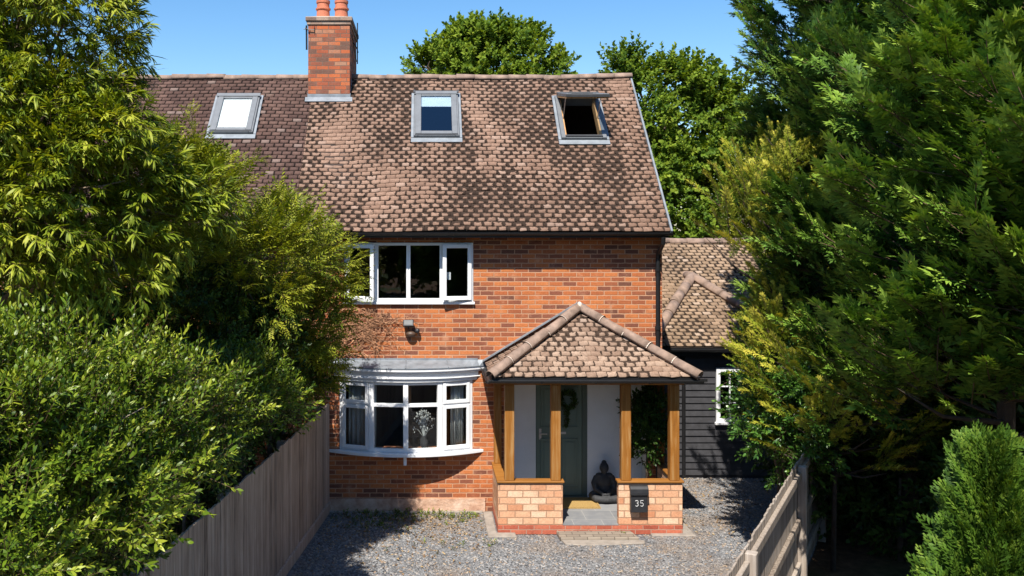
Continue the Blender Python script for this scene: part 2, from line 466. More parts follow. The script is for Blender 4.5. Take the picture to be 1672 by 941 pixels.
def soil_mat():
    t = NT('leaf_litter_soil')
    c = t.ramp(t.noise(5, 6, 0.7), [(0.3, (0.05, 0.03, 0.018)), (0.55, (0.15, 0.088, 0.05)), (0.75, (0.26, 0.16, 0.095))])
    c = t.mix(t.range(t.noise(0.15, 3), 0.5, 0.62), c, t.ramp(t.noise(8, 4), [(0.3, (0.03, 0.05, 0.012)), (0.7, (0.07, 0.10, 0.025))]))
    t.bump(t.noise(22, 5, 0.7), 0.03)
    return t.done(c, 0.95, spec=0.2)
M['soil'] = soil_mat()

def paver_mat():
    t = NT('worn_concrete_pavers')
    b = t.new('TexBrick'); b.offset = 0.5
    b.inputs['Color1'].default_value = (0.20, 0.165, 0.13, 1); b.inputs['Color2'].default_value = (0.28, 0.235, 0.185, 1)
    b.inputs['Mortar'].default_value = (0.10, 0.08, 0.06, 1); b.inputs['Scale'].default_value = 1.0
    b.inputs['Mortar Size'].default_value = 0.006; b.inputs['Brick Width'].default_value = 0.2; b.inputs['Row Height'].default_value = 0.1
    t.l.new(t.obj(), b.inputs['Vector'])
    c = t.mix(t.range(t.noise(12, 4), 0.4, 0.8, 0, 0.5), b.outputs['Color'], (0.20, 0.16, 0.12))
    t.bump(t.math('SUBTRACT', 1.0, b.outputs['Fac']), 0.006)
    return t.done(c, 0.95)
M['paver'] = paver_mat()

def plinth_mat():
    t = NT('smeared_lime_plinth')
    b = t.noise(3.0, 5, 0.7)
    c = t.ramp(b, [(0.3, (0.30, 0.15, 0.095)), (0.5, (0.52, 0.33, 0.23)), (0.7, (0.64, 0.48, 0.37))])
    t.bump(t.noise(14, 5, 0.7), 0.02)
    return t.done(c, 0.95)
M['plinth'] = plinth_mat()

X, Y, Z = Vector((1, 0, 0)), Vector((0, 1, 0)), Vector((0, 0, 1))

# ------------------------------------------------------------------ ground
def sheet(name, pts, z, mat, kind='structure'):
    o = MB().add([(x, y, z) for x, y in pts], [tuple(range(len(pts)))]).build(name, mat)
    o['kind'] = kind
    return o
sheet('ground', [(-400, -400), (400, -400), (400, 600), (-400, 600)], -0.012, M['soil'])
FL = lambda y: -1.57 + 0.109*y                 # x of the left fence at a given y
FR = lambda y: 4.75 + (y + 3.3)*0.5645         # x of the right fence
sheet('driveway', [(FL(-13), -13), (FR(-8.4), -13), (FR(-8.4), -8.4), (FR(-1.2), -1.2), (FR(1.98), 1.98), (3.9, 1.98), (3.9, 0.02), (FL(0), 0.02)], -0.004, M['gravel_bed'])

def gravel():
    N = 75000
    y = RNG.uniform(-9.0, 1.95, N*2)
    x = RNG.uniform(-2.7, 7.4, N*2)
    ok = (x > -1.57+0.109*y+0.10) & (x < 4.75+(y+3.3)*0.5645-0.06) & ~((x > 0.98) & (x < 3.93) & (y > -1.18)) & ~((y > -0.10) & (x < 3.95))
    ok &= ~((x > 1.92) & (x < 3.28) & (y > -1.62) & (y < -1.1))
    ok &= RNG.random(N*2) < np.clip(1.15-(np.abs(y+3.2)-2.6)*0.1, 0.35, 1)
    x, y = x[ok][:N], y[ok][:N]; n = len(x)
    k = 6
    ang = np.linspace(0, 2*np.pi, k, endpoint=False)[None] + RNG.uniform(-0.35, 0.35, (n, k))
    rad = RNG.uniform(0.55, 1.0, (n, k)) * (RNG.uniform(0.009, 0.022, n)**1.0)[:, None]
    el = RNG.uniform(1.0, 2.0, n)[:, None]
    px, py = np.cos(ang)*rad*el, np.sin(ang)*rad
    th = RNG.uniform(0, 2*np.pi, n)[:, None]
    qx, qy = px*np.cos(th)-py*np.sin(th), px*np.sin(th)+py*np.cos(th)
    tx, ty = RNG.normal(0, 0.2, (2, n, 1))
    hz = RNG.uniform(0.004, 0.014, n)[:, None]
    zt = hz + tx*qx + ty*qy + 0.003
    top = np.stack([x[:, None]+qx, y[:, None]+qy, zt], -1)
    bot = np.stack([x[:, None]+qx*1.1, y[:, None]+qy*1.1, zt-0.012], -1)
    V = np.concatenate([top, bot], 1).reshape(-1, 3)
    t = [(0, i, i+1) for i in range(1, k-1)]
    for i in range(k):
        j = (i+1) % k
        t += [(i, k+i, k+j), (i, k+j, j)]
    T = (np.array(t)[None] + (np.arange(n)*2*k)[:, None, None]).reshape(-1, 3)
    o = np_mesh('gravel', V, T, M['chips'])
    tag(o, 'loose grey slate chippings covering the driveway', 'gravel', kind='stuff')
gravel()

# ------------------------------------------------------------------ roof tiling
def tiles(name, O, a, s, n, x0, x1, length, mat, parent, gauge=0.1035, tw=0.166, skip=(), lim=None, jit=1.0, warp=None, thick=0.013):
    O, a, s, n = Vector(O), Vector(a), Vector(s), Vector(n)
    A, S, N = np.array(a), np.array(s), np.array(n)
    V, T, UV, TI = [], [], [], []
    rows = int(round(length/gauge))
    g = length/rows
    cnt = 0
    for r in range(rows):
        v0, v1 = r*g, r*g + g*1.55
        off = (r % 2)*tw*0.5 + random.uniform(-0.012, 0.012)*jit
        i0, i1 = int(math.floor((x0-off)/tw))-1, int(math.ceil((x1-off)/tw))+1
        for i in range(i0, i1):
            xa = i*tw + off + 0.003 + random.uniform(-0.003, 0.003)*jit
            xb = (i+1)*tw + off - 0.003 + random.uniform(-0.003, 0.003)*jit
            dv = random.gauss(0, 0.0045)*jit; rot = random.gauss(0, 0.004)*jit
            va, vb = v0+dv+rot, v0+dv-rot
            if lim:
                l0, h0 = lim(min(max(v0, 0), length)); l1, h1 = lim(min(v1, length))
            else:
                l0, h0, l1, h1 = x0, x1, x0, x1
            q = [max(xa, l0), min(xb, h0), min(xb, h1), max(xa, l1)]
            if q[1]-q[0] < 0.02: continue
            if q[2] < q[3]: q[2] = q[3] = (min(max((xa+xb)/2, l1), h1))
            xm, vm = (q[0]+q[1])/2, v0 + g*0.5
            if any(k[0] < xm < k[1] and k[2] < vm < k[3] for k in skip): continue
            for k in skip:                              # trim tiles at an opening
                if k[2] < vm < k[3]:
                    if q[0] < k[0] < q[1]: q[1] = k[0]; q[2] = min(q[2], k[0])
                    if q[0] < k[1] < q[1]: q[0] = k[1]; q[3] = max(q[3], k[1])
            lift = random.gauss(0, 0.0022)*jit + (0.006*jit if random.random() < 0.04 else 0)
            nl, nh = 0.027+lift, 0.006
            pts = [(q[0], va, nl), (q[1], vb, nl+random.gauss(0, 0.0015)*jit), (q[2], v1, nh), (q[3], v1, nh), (q[0], va, nl-thick), (q[1], vb, nl-thick)]
            for p in pts:
                w = warp(p[0], p[1]) if warp else (0, 0)
                V.append(A*p[0] + S*(p[1]+w[0]) + N*(p[2]+w[1]))
            full = xb-xa
            ua, ub = (q[0]-xa)/full, (q[1]-xa)/full
            UV += [(ua, 0), (ub, 0), (ub, 1.55), (ua, 1.55), (ua, 0), (ub, 0)]
            TI += [random.random()]*6
            b = cnt*6; cnt += 1
            T += [(b, b+1, b+2), (b, b+2, b+3), (b+4, b+5, b+1), (b+4, b+1, b), (b+4, b, b+3), (b+1, b+5, b+2)]
    V = np.array(V) + np.array(O)
    return np_mesh(name, V, np.array(T), mat, parent, tint=np.array(TI), uv=np.array(UV))

def ridge_run(mb, mort, p0, p1, r=0.105, seg=0.33, up=Z):
    p0, p1 = Vector(p0), Vector(p1)
    L = (p1-p0).length; d = (p1-p0).normalized(); k = max(1, round(L/seg))
    side = d.cross(up).normalized(); u = side.cross(d)
    for i in range(k):
        a = p0 + d*(L*i/k); b = p0 + d*(L*(i+1)/k + 0.02)
        ra, rb = r*random.uniform(1.03, 1.09), r*random.uniform(0.92, 0.98)
        jo = u*random.gauss(0, 0.006) + side*random.gauss(0, 0.005)
        vs, fs = [], []
        m = 9
        for (c, rr) in ((a, ra), (b, rb)):
            for off in (0, 0.016):
                for j in range(m):
                    t = math.pi*(j/(m-1))*1.15 - math.pi*0.075
                    vs.append(c + jo + side*math.cos(t)*(rr-off) + u*math.sin(t)*(rr-off))
        for j in range(m-1):
            fs.append((j, j+1, 2*m+j+1, 2*m+j)); fs.append((m+j+1, m+j, 3*m+j, 3*m+j+1))
            fs.append((j+1, j, m+j, m+j+1)); fs.append((2*m+j, 2*m+j+1, 3*m+j+1, 3*m+j))
        fs += [(0, 2*m, 3*m, m), (m-1, 2*m-1, 4*m-1, 3*m-1)]
        mb.add(vs, fs)
        if mort is not None and i > 0:
            t0 = a + jo - d*0.012
            vs, fs = [], []
            for j in range(m):
                t = math.pi*(j/(m-1))
                for dd in (0, 0.02):
                    vs.append(t0 + d*dd + side*math.cos(t)*(r*1.085-dd*0.3) + u*math.sin(t)*(r*1.085-dd*0.3))
            for j in range(m-1): fs.append((2*j, 2*j+1, 2*j+3, 2*j+2))
            mort.add(vs, fs)

# ------------------------------------------------------------------ houses
EAVE = Vector((0, -0.33, 4.57))
Q = math.sqrt(0.5)
SL, SN = Vector((0, Q, Q)), Vector((0, -Q, Q))
RL = 4.14
house = thing('brick_house', 'red brick semi-detached house end with mossy tan tiled roof, bow window and two skylights', 'house', (0.9, 0, 0))
neigh = thing('neighbouring_house', 'adjoining house half with dark purple-brown roof tiles, mostly hidden behind the left trees', 'house', (-5, 0, 0))
XP, XR = -2.12, 3.92
FW = (Vector((0, 0, 0)), X, Z, -Y)
WIN = (-1.32, 0.79, 3.42, 4.39)
BAY = (-1.34, 0.72, 1.0, 2.2)
ENT = (1.36, 3.62, 0.0, 2.3)
mb = MB(); wall_holes(mb, FW, XP, 3.87, 0.0, 4.62, 0.28, [WIN, BAY, ENT])
mb.box(3.59, 3.87, 0.28, 5.2, 0, 4.62)
mb.box(XP, 3.59, 4.92, 5.2, 0, 4.62)
mb.add([(3.87, 0, 4.62), (3.87, 5.2, 4.62), (3.87, 2.6, 7.2), (3.6, 0, 4.62), (3.6, 5.2, 4.62), (3.6, 2.6, 7.2)], [(0, 1, 2), (5, 4, 3), (0, 2, 5, 3), (1, 4, 5, 2)])
mb.build('wall', M['brick'], house)
mb = MB(); wall_holes(mb, FW, -8.5, XP-0.002, 0.0, 4.62, 0.28, [])
mb.box(-8.5, -8.22, 0.28, 5.2, 0, 4.62); mb.box(-8.22, XP-0.002, 4.92, 5.2, 0, 4.62)
mb.build('wall', M['brick'], neigh)
# insides
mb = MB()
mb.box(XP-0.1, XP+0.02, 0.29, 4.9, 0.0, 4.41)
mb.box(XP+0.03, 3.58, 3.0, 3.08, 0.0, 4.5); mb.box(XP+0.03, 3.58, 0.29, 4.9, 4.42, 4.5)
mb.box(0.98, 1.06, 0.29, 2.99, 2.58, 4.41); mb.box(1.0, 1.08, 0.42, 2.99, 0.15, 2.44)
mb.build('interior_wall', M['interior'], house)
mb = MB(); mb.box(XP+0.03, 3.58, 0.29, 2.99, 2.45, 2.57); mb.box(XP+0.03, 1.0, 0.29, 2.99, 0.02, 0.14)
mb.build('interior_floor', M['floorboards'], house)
mb = MB(); mb.box(-1.6, 0.98, -0.03, -0.001, 0.0, 0.21)
o = mb.build('plinth', M['plinth'], house)
MB().box(FL(0)+0.02, 0.938, -0.12, -0.046, -0.01, 0.028).build('concrete_edging', M['concrete'], house, bevel=0.008)
MB().prism([(0.94, -0.121), (0.94, -1.32), (1.36, -1.32), (1.36, -1.145), (1.08, -1.145), (1.08, -0.121)], -0.01, 0.035).build('concrete_edging', M['concrete'], house, bevel=0.008)
MB().prism([(3.4, -1.145), (3.4, -1.24), (4.05, -1.26), (4.05, -0.6), (3.892, -0.6), (3.892, -1.145)], -0.01, 0.024).build('concrete_edging', M['concrete'], house, bevel=0.008)

def sag(x, v):
    return (0.010*math.sin(x*1.9+v*0.7) + 0.006*math.sin(x*4.3+1.0+v*2.0),
            0.016*math.sin(x*1.1+0.4)*math.sin(v*0.9+0.3) + 0.008*math.sin(x*3.1+v*1.7))
SK_L = (-3.85, -3.06, 2.40, 3.48)
SK_M = (-0.20, 0.61, 2.30, 3.55)
SK_R = (2.41, 3.21, 2.24, 3.47)
def grow(k, d=0.03, b=0.13): return (k[0]-d, k[1]+d, k[2]-b, k[3]+d)
CH = (-2.18, -1.40, 2.13, 3.75)
chs = (CH[0]+0.01, CH[1]-0.01, (CH[2]+0.33)/Q-0.02, 9)
FS = (EAVE - SN*0.005, X, SL, SN)
def shrink(k, d=0.07): return (k[0]+d, k[1]-d, k[2]+d, k[3]-d)
roof = tiles('roof', EAVE, X, SL, SN, XP, XR, RL, M['roof_tile'], house, skip=[grow(SK_M, 0.02, 0.02), grow(SK_R, 0.02, 0.02), chs], warp=sag, jit=1.0)
mb = MB(); wall_holes(mb, FS, XP, XR, 0.02, RL, 0.09, [shrink(SK_M), shrink(SK_R)])
FBK = (Vector((0, 5.53, 4.57)), -X, Vector((0, -Q, Q)), Vector((0, Q, Q)))
wall_holes(mb, FBK, -XR, -XP, 0.02, RL-0.01, 0.09, [])
mb.build('roof_underlay', M['underlay'], roof)
nroof = tiles('roof', EAVE, X, SL, SN, -8.5, XP-0.004, RL, M['dark_tile'], neigh, skip=[grow(SK_L, 0.02, 0.02), (chs[0], chs[1], chs[2], 9)], warp=sag, jit=0.6)
mb = MB(); wall_holes(mb, FS, -8.5, XP-0.002, 0.02, RL, 0.09, [shrink(SK_L)])
wall_holes(mb, FBK, -XP+0.002, 8.5, 0.02, RL-0.01, 0.09, [])
mb.build('roof_underlay', M['underlay'], nroof)
RZ = 4.57 + RL*Q
mb = MB(); mo = MB()
ridge_run(mb, mo, (CH[1], 2.6, RZ-0.015), (2.6, 2.6, RZ-0.02), 0.085, 0.34)
ridge_run(mb, mo, (2.6, 2.6, RZ-0.02), (XR+0.02, 2.6, RZ+0.02), 0.085, 0.34)
mb.build('ridge_tile', M['ridge'], roof, smooth=True); (mo)
mb = MB(); ridge_run(mb, None, (-8.5, 2.6, RZ-0.015), (CH[0], 2.6, RZ-0.015), 0.085, 0.34)
mb.build('ridge_tile', M['ridge'], nroof, smooth=True)
# verge: grey cement strip and under-cloak on the right edge
mb = MB()
mb.fbox((EAVE, X, SL, SN), XR+0.001, XR+0.036, -0.02, RL, -0.06, 0.034)
mb.build('verge', M['lead'], roof, bevel=0.006)
mb = MB(); mb.box(-8.5, XP-0.002, -0.30, -0.275, 4.42, 4.56); mb.box(-8.5, XP-0.002, -0.274, -0.002, 4.50, 4.52)
mb.build('fascia', M['black_plastic'], neigh)
mb = MB(); mb.box(XP, XR-0.02, -0.30, -0.275, 4.47, 4.555); mb.box(XP, XR-0.02, -0.274, -0.002, 4.50, 4.52)
mb.build('fascia', M['black_plastic'], house)
def gutter(mb, p0, p1, r=0.055, n=12):
    p0, p1 = Vector(p0), Vector(p1); d = (p1-p0).normalized(); sd = d.cross(Z).normalized()
    vs, fs = [], []
    for c in (p0, p1):
        for rr in (r, r*0.85):
            for j in range(n):
                t = math.pi + math.pi*j/(n-1)
                vs.append(c + sd*math.cos(t)*rr + Z*math.sin(t)*rr)
    for j in range(n-1):
        fs += [(j, j+1, 2*n+j+1, 2*n+j), (n+j+1, n+j, 3*n+j, 3*n+j+1)]
        fs += [(j, n+j, n+j+1, j+1), (2*n+j, 2*n+j+1, 3*n+j+1, 3*n+j)]
    fs += [(0, 2*n, 3*n, n), (n-1, 2*n-1, 4*n-1, 3*n-1)]
    mb.add(vs, fs)
    L = (p1-p0).length
    for i in range(1, max(2, int(L/0.9))+1):                      # brackets
        c = p0 + d*(L*i/(int(L/0.9)+1))
        mb.tube([c + sd*math.cos(math.pi+math.pi*j/8)*(r+0.004) + Z*(math.sin(math.pi+math.pi*j/8)*(r+0.004)) for j in range(9)], 0.007, 5)
mb = MB(); gutter(mb, (XP, -0.352, 4.552), (XR+0.02, -0.352, 4.552), 0.048)
mb.build('gutter', M['black_plastic'], house)
mb = MB(); gutter(mb, (-8.5, -0.358, 4.535), (XP-0.002, -0.358, 4.535))
mb.build('gutter', M['black_plastic'], neigh)
mb = MB()
mb.tube([(3.80, -0.358, 4.48), (3.80, -0.34, 4.38), (3.79, -0.10, 4.22), (3.785, -0.065, 4.12), (3.785, -0.065, 2.6), (3.785, -0.065, 0.1)], 0.036, 12)
for z in (3.95, 3.0, 1.9): mb.tube([(3.785, -0.065, z-0.03), (3.785, -0.065, z+0.03)], 0.047, 12)
mb.build('downpipe', M['black_plastic'], house, smooth=False)

# chimney
mb = MB(); mb.box(CH[0], CH[1], CH[2], CH[3], 6.75, 8.41)
chim = mb.build('chimney', M['chimney_brick'], house, bevel=0.006)
M['cap_brick'] = brick_mat('lichened_cap_brick', [(0.0, (0.20, 0.14, 0.11)), (0.5, (0.33, 0.22, 0.16)), (1.0, (0.42, 0.33, 0.26))], (0.34, 0.29, 0.24), stain=0.7)
mb = MB(); mb.box(CH[0]-0.02, CH[1]+0.02, CH[2]-0.02, CH[3]+0.02, 8.412, 8.48); mb.box(CH[0]-0.045, CH[1]+0.045, CH[2]-0.045, CH[3]+0.045, 8.481, 8.56); mb.build('cap', M['cap_brick'], chim, bevel=0.008)
mb = MB(); mb.add([(CH[0]-0.03, CH[2]-0.03, 8.561), (CH[1]+0.03, CH[2]-0.03, 8.561), (CH[1]+0.03, CH[3]+0.03, 8.561), (CH[0]-0.03, CH[3]+0.03, 8.561),
                   (CH[0]+0.2, CH[2]+0.2, 8.62), (CH[1]-0.2, CH[2]+0.2, 8.62), (CH[1]-0.2, CH[3]-0.2, 8.62), (CH[0]+0.2, CH[3]-0.2, 8.62)],
                  [(0, 1, 5, 4), (1, 2, 6, 5), (2, 3, 7, 6), (3, 0, 4, 7), (4, 5, 6, 7), (3, 2, 1, 0)])
mb.build('flaunching', M['mortar'], chim)
for px_ in (-1.93, -1.585):
    mb = MB(); mb.lathe([(0.128, 0.0), (0.124, 0.10), (0.120, 0.185), (0.142, 0.19), (0.142, 0.215), (0.120, 0.225), (0.116, 0.30), (0.130, 0.315), (0.130, 0.36), (0.105, 0.36), (0.10, 0.05)], (px_, CH[2]+0.28, 8.565), 24, cap=True)
    mb.build('chimney_pot', M['pot'], chim, smooth=False)
mb = MB()
u = (CH[2]+0.33)/Q
mb.fbox((EAVE, X, SL, SN), CH[0]-0.05, CH[1]+0.05, u-0.13, u+0.0, 0.028, 0.046)
mb.box(CH[0]-0.012, CH[1]+0.012, CH[2]-0.014, CH[2]-0.001, 7.0, 7.12)
for k in range(7):
    z0 = 7.02 + k*0.075; y0 = CH[2] + k*0.075
    mb.box(CH[1]+0.001, CH[1]+0.012, y0, y0+0.10, z0, z0+0.12); mb.box(CH[0]-0.012, CH[0]-0.001, y0, y0+0.10, z0, z0+0.12)
mb.build('flashing', M['lead'], chim, bevel=0.003)
mb = MB()
mb.tube([(CH[0]-0.03, CH[2]+0.02, 7.95), (CH[0]-0.03, CH[2]+0.0, 8.40)], 0.018, 6); mb.tube([(CH[0]-0.08, CH[2]-0.03, 8.33), (CH[0]+0.12, CH[2]-0.03, 8.31)], 0.008, 5)
mb.tube([(CH[0]+0.12, CH[2]-0.02, 8.38), (CH[0]+0.12, CH[2]-0.025, 8.27)], 0.007, 5); mb.tube([(CH[0]-0.05, CH[2]-0.035, 8.35), (CH[0]+0.02, CH[2]-0.04, 8.30)], 0.01, 5)
mb.build('aerial_bracket', M['black_plastic'], chim); mb = MB()
mb.tube([(CH[1]+0.05, CH[3]-0.4, 7.9), (CH[1]+0.05, CH[3]-0.4, 8.72)], 0.012, 6); mb.tube([(CH[1]+0.02, CH[2]+0.6, 8.2), (CH[1]+0.09, CH[2]+0.6, 8.08), (CH[1]+0.11, CH[2]+0.55, 8.0)], 0.012, 5)
for k in range(3): mb.tube([(CH[1]+0.012, CH[2]+0.3+k*0.4, 8.3-0.1*k), (CH[1]+0.012, CH[2]+0.7+k*0.4, 8.2-0.1*k)], 0.008, 5)
mb.build('aerial_cable', M['black_plastic'], chim)

def skylight(name, parent, k, mode):
    F = (EAVE, X, SL, SN)
    a0, a1, b0, b1 = k
    mb = MB()                                                         # outer box frame
    w = 0.075; lo, hi = -0.10, 0.095
    mb.fbox(F, a0, a0+w, b0, b1, lo, hi); mb.fbox(F, a1-w, a1, b0, b1, lo, hi)
    mb.fbox(F, a0+w+0.001, a1-w-0.001, b0, b0+w, lo, hi-0.004); mb.fbox(F, a0+w+0.001, a1-w-0.001, b1-w, b1, lo, hi+0.01)
    root = mb.build(name, M['sky_frame'], parent, bevel=0.006)
    mb = MB(); mb.fbox(F, a0-0.05, a1+0.05, b0-0.12, b0-0.004, 0.030, 0.044)
    mb.fbox(F, a0-0.05, a0-0.002, b0, b1+0.05, 0.024, 0.05); mb.fbox(F, a1+0.002, a1+0.05, b0, b1+0.05, 0.024, 0.05); mb.fbox(F, a0, a1, b1+0.002, b1+0.06, 0.024, 0.05)
    mb.build('flashing', M['lead'], root, bevel=0.003)
    def sash(G, L):
        W = a1-a0-2*w
        s_ = MB(); d = 0.055
        s_.fbox(G, -0.045, d, 0, L, 0.0, 0.05); s_.fbox(G, W-d, W+0.045, 0, L, 0.0, 0.05)
        s_.fbox(G, d+0.001, W-d-0.001, 0, 0.075, 0.0, 0.046); s_.fbox(G, d+0.001, W-d-0.001, L-0.06, L, 0.0, 0.046)
        so = s_.build('sash', M['sky_frame'], root, bevel=0.005)
        s_ = MB(); s_.fbox(G, -0.055, W+0.055, -0.03, -0.001, -0.01, 0.042); s_.build('lower_trim', M['sky_dark'], root, bevel=0.004)
        s_ = MB(); s_.fbox(G, d+0.002, W-d-0.002, 0.077, L-0.062, 0.022, 0.034); s_.build('pane', M['sky_glass'] if mode != 'blind' else M['glass'], so)
        s_ = MB(); s_.fbox(G, -0.04, d-0.004, 0.004, L-0.004, -0.035, -0.001); s_.fbox(G, W-d+0.004, W+0.04, 0.004, L-0.004, -0.035, -0.001); s_.fbox(G, d, W-d, 0.004, 0.06, -0.035, -0.001); s_.fbox(G, d, W-d, L-0.06, L-0.004, -0.035, -0.001)
        s_.build('wooden_lining', M['pine'], so)
        if mode in ('blind', 'half'):
            bl = MB(); lo_ = 0.08 if mode == 'blind' else L*0.70
            bl.fbox(G, d, W-d, lo_, L-0.06, 0.004, 0.012); bl.build('blind', M['blind'], so)
        else:
            pass
    if mode != 'open':
        sash((EAVE + X*(a0+w) + SL*(b0+0.04) + SN*0.062, X, SL, SN), b1-b0-0.09)
        mb = MB(); mb.fbox(F, a0-0.01, a1+0.01, b1-0.07, b1+0.02, 0.108, 0.125); mb.build('top_cover', M['sky_frame'], root, bevel=0.004)
        if mode == 'half':
            mb = MB(); mb.fbox(F, a0-0.015, a0+0.02, b1-0.05, b1+0.03, 0.126, 0.14); mb.build('corner_cap', M['sky_dark'], root); MB().fbox(F, a1-0.02, a1+0.015, b1-0.05, b1+0.03, 0.126, 0.14).build('corner_cap', M['sky_dark'], root)
    else:
        L = b1-b0-0.09
        hinge = EAVE + X*(a0+w) + SL*(b1-0.05) + SN*0.125
        th = R(9.0)
        out = Vector((0, -math.cos(th), -math.sin(th)))              # the sash swings out about its top edge
        sdir = -out; nrm = X.cross(sdir).normalized()
        sash((hinge + out*L, X, sdir, nrm), L)
        mb = MB(); mb.fbox((hinge, X, sdir, nrm), -0.06, a1-a0-2*w+0.06, -0.10, 0.03, 0.052, 0.066); mb.build('top_cover', M['sky_frame'], root, bevel=0.004)
        MB().fbox(F, a1-w-0.03, a1-w-0.001, b0+w, b1-w, -0.09, 0.085).build('wooden_lining', M['pine'], root); MB().fbox(F, a0+w+0.001, a0+w+0.02, b0+w, b1-w, -0.09, 0.085).build('wooden_lining', M['pine'], root)
        mb = MB(); mb.fbox(F, a0+w, a1-w, b0+0.02, b0+0.05, 0.1, 0.118); mb.build('lower_trim', M['sky_dark'], root)
        for xx in (a0+w+0.01, a1-w-0.02):
            mb = MB(); mb.tube([EAVE + X*xx + SL*(b0+0.55) + SN*0.09, hinge + X*(xx-a0-w) + out*L*0.62 - nrm*0.03], 0.009, 6); mb.build('stay_arm', M['steel'], root)
    return root
s1 = skylight('skylight', house, SK_M, 'half'); s1['label'] = 'closed skylight with blind pulled a quarter down'
s2 = skylight('skylight', house, SK_R, 'open'); s2['label'] = 'skylight propped wide open over a dark room'
s3 = skylight('skylight', neigh, SK_L, 'blind')

# ------------------------------------------------------------------ windows
def frame(mb, F, a0, a1, b0, b1, w, c0, c1, g=0.001):
    mb.fbox(F, a0, a0+w, b0, b1, c0, c1); mb.fbox(F, a1-w, a1, b0, b1, c0, c1)
    mb.fbox(F, a0+w+g, a1-w-g, b0, b0+w, c0, c1-0.002); mb.fbox(F, a0+w+g, a1-w-g, b1-w, b1, c0, c1-0.002)
def pane(F, a0, a1, b0, b1, c, parent, mat=None):
    mb = MB(); mb.fbox(F, a0, a1, b0, b1, c-0.006, c+0.002)
    return mb.build('pane', mat or M['glass'], parent)
mb = MB()
x0, x1, z0, z1 = WIN
mb.fbox(FW, x0+0.004, x0+0.05, z0+0.004, z1-0.004, -0.07, 0.012); mb.fbox(FW, x1-0.05, x1-0.004, z0+0.004, z1-0.004, -0.07, 0.012)
mb.fbox(FW, x0+0.051, x1-0.051, z0+0.004, z0+0.055, -0.07, 0.010); mb.fbox(FW, x0+0.051, x1-0.051, z1-0.05, z1-0.004, -0.07, 0.010)
for m in (-0.795, -0.272, 0.272): mb.fbox(FW, m-0.033, m+0.033, z0+0.056, z1-0.051, -0.07, 0.008)
uw = mb.build('upper_window', M['upvc'], house, bevel=0.004)
pane(FW, -0.76, -0.307, z0+0.056, z1-0.051, -0.02, uw); pane(FW, -0.237, 0.237, z0+0.056, z1-0.051, -0.02, uw)
mb = MB(); mb.fbox(FW, x0-0.02, x1+0.02, z0-0.04, z0+0.002, 0.0, 0.05); mb.build('sill', M['upvc'], uw, bevel=0.005)
for hx, sgn, ang, W in ((x0+0.04, 1, R(14), 0.475), (x1-0.04, -1, R(9), 0.475)):
    a = Vector((sgn*math.cos(ang), -math.sin(ang), 0)); n = Vector((-sgn*math.sin(ang)*1.0, -math.cos(ang), 0))
    F = (Vector((hx, -0.018, 0)), a, Z, n)
    mb = MB(); frame(mb, F, 0, W, z0+0.035, z1-0.03, 0.062, 0.0, 0.05)
    c = mb.build('casement', M['upvc'], uw, bevel=0.004)
    pane(F, 0.062, W-0.062, z0+0.097, z1-0.092, 0.022, uw)
mb = MB(); mb.box(0.36, 0.42, 0.02, 0.05, 3.78, 3.9); mb.build('window_handle', M['upvc'], uw)

# bow window
BX, BH, BS = -0.31, 1.07, 0.27
br = (BH*BH + BS*BS)/(2*BS); bha = math.asin(BH/br); yc = br - BS
def bp(t, o=0.0): return Vector((BX + (br+o)*math.sin(t), -((br+o)*math.cos(t) - yc), 0))
def arc_poly(o, n=20, back=0.0):
    ha = math.acos(yc/(br+o))
    p = [bp(-ha + 2*ha*i/n, o) for i in range(n+1)]
    return [(v.x, min(v.y, -0.001)) for v in p]
ths = [-bha + 2*bha*i/4 for i in range(5)]
P5 = [bp(t) for t in ths]
bz0, bz1, tz = 1.02, 2.15, 1.775
mb = MB()
panes = []; cas = []
for i in range(4):
    a = (P5[i+1]-P5[i]); L = a.length; a.normalize(); n = Vector((a.y, -a.x, 0))
    F = (P5[i], a, Z, n)
    mb.fbox(F, 0.037, L-0.037, bz0, bz0+0.06, -0.06, 0.008); mb.fbox(F, 0.037, L-0.037, bz1-0.05, bz1, -0.06, 0.008)
    mb.fbox(F, 0.037, L-0.037, tz-0.028, tz+0.028, -0.06, 0.006)
    if i in (0, 3):
        for (q0, q1) in ((bz0+0.035, tz-0.012), (tz+0.014, bz1-0.02)):
            cas.append((F, 0.045, L-0.045, q0, q1))
    else:
        panes.append((F, 0.037, L-0.037, bz0+0.06, tz-0.028)); panes.append((F, 0.037, L-0.037, tz+0.028, bz1-0.05))
for i, p in enumerate(P5):
    t = ths[i]; a = Vector((math.cos(t), math.sin(t), 0)); n = Vector((math.sin(t), -math.cos(t), 0))
    w0, w1 = (-0.04, 0.04)
    if i == 0: w0, w1 = -0.01, 0.045
    if i == 4: w0, w1 = -0.045, 0.01
    mb.fbox((p, a, Z, n), w0, w1, bz0, bz1, -0.07, 0.013)
mb.box(P5[0].x-0.01, P5[0].x+0.04, -0.002, 0.05, bz0, bz1)
mb.box(P5[4].x-0.04, P5[4].x+0.01, -0.002, 0.05, bz0, bz1)
bay = mb.build('bow_window', M['upvc'], house, bevel=0.004)
for p in panes: pane(*p, -0.02, bay)
for (F, a0, a1, q0, q1) in cas:
    mb = MB(); frame(mb, F, a0, a1, q0, q1, 0.055, 0.0, 0.034)
    mb.build('casement' if q1 < tz else 'fanlight', M['upvc'], bay, bevel=0.004)
    pane(F, a0+0.055, a1-0.055, q0+0.055, q1-0.055, 0.016, bay)
mb = MB(); mb.prism(arc_poly(0.10), 0.965, 1.018); mb.build('sill', M['upvc'], bay, bevel=0.008, seg=2)
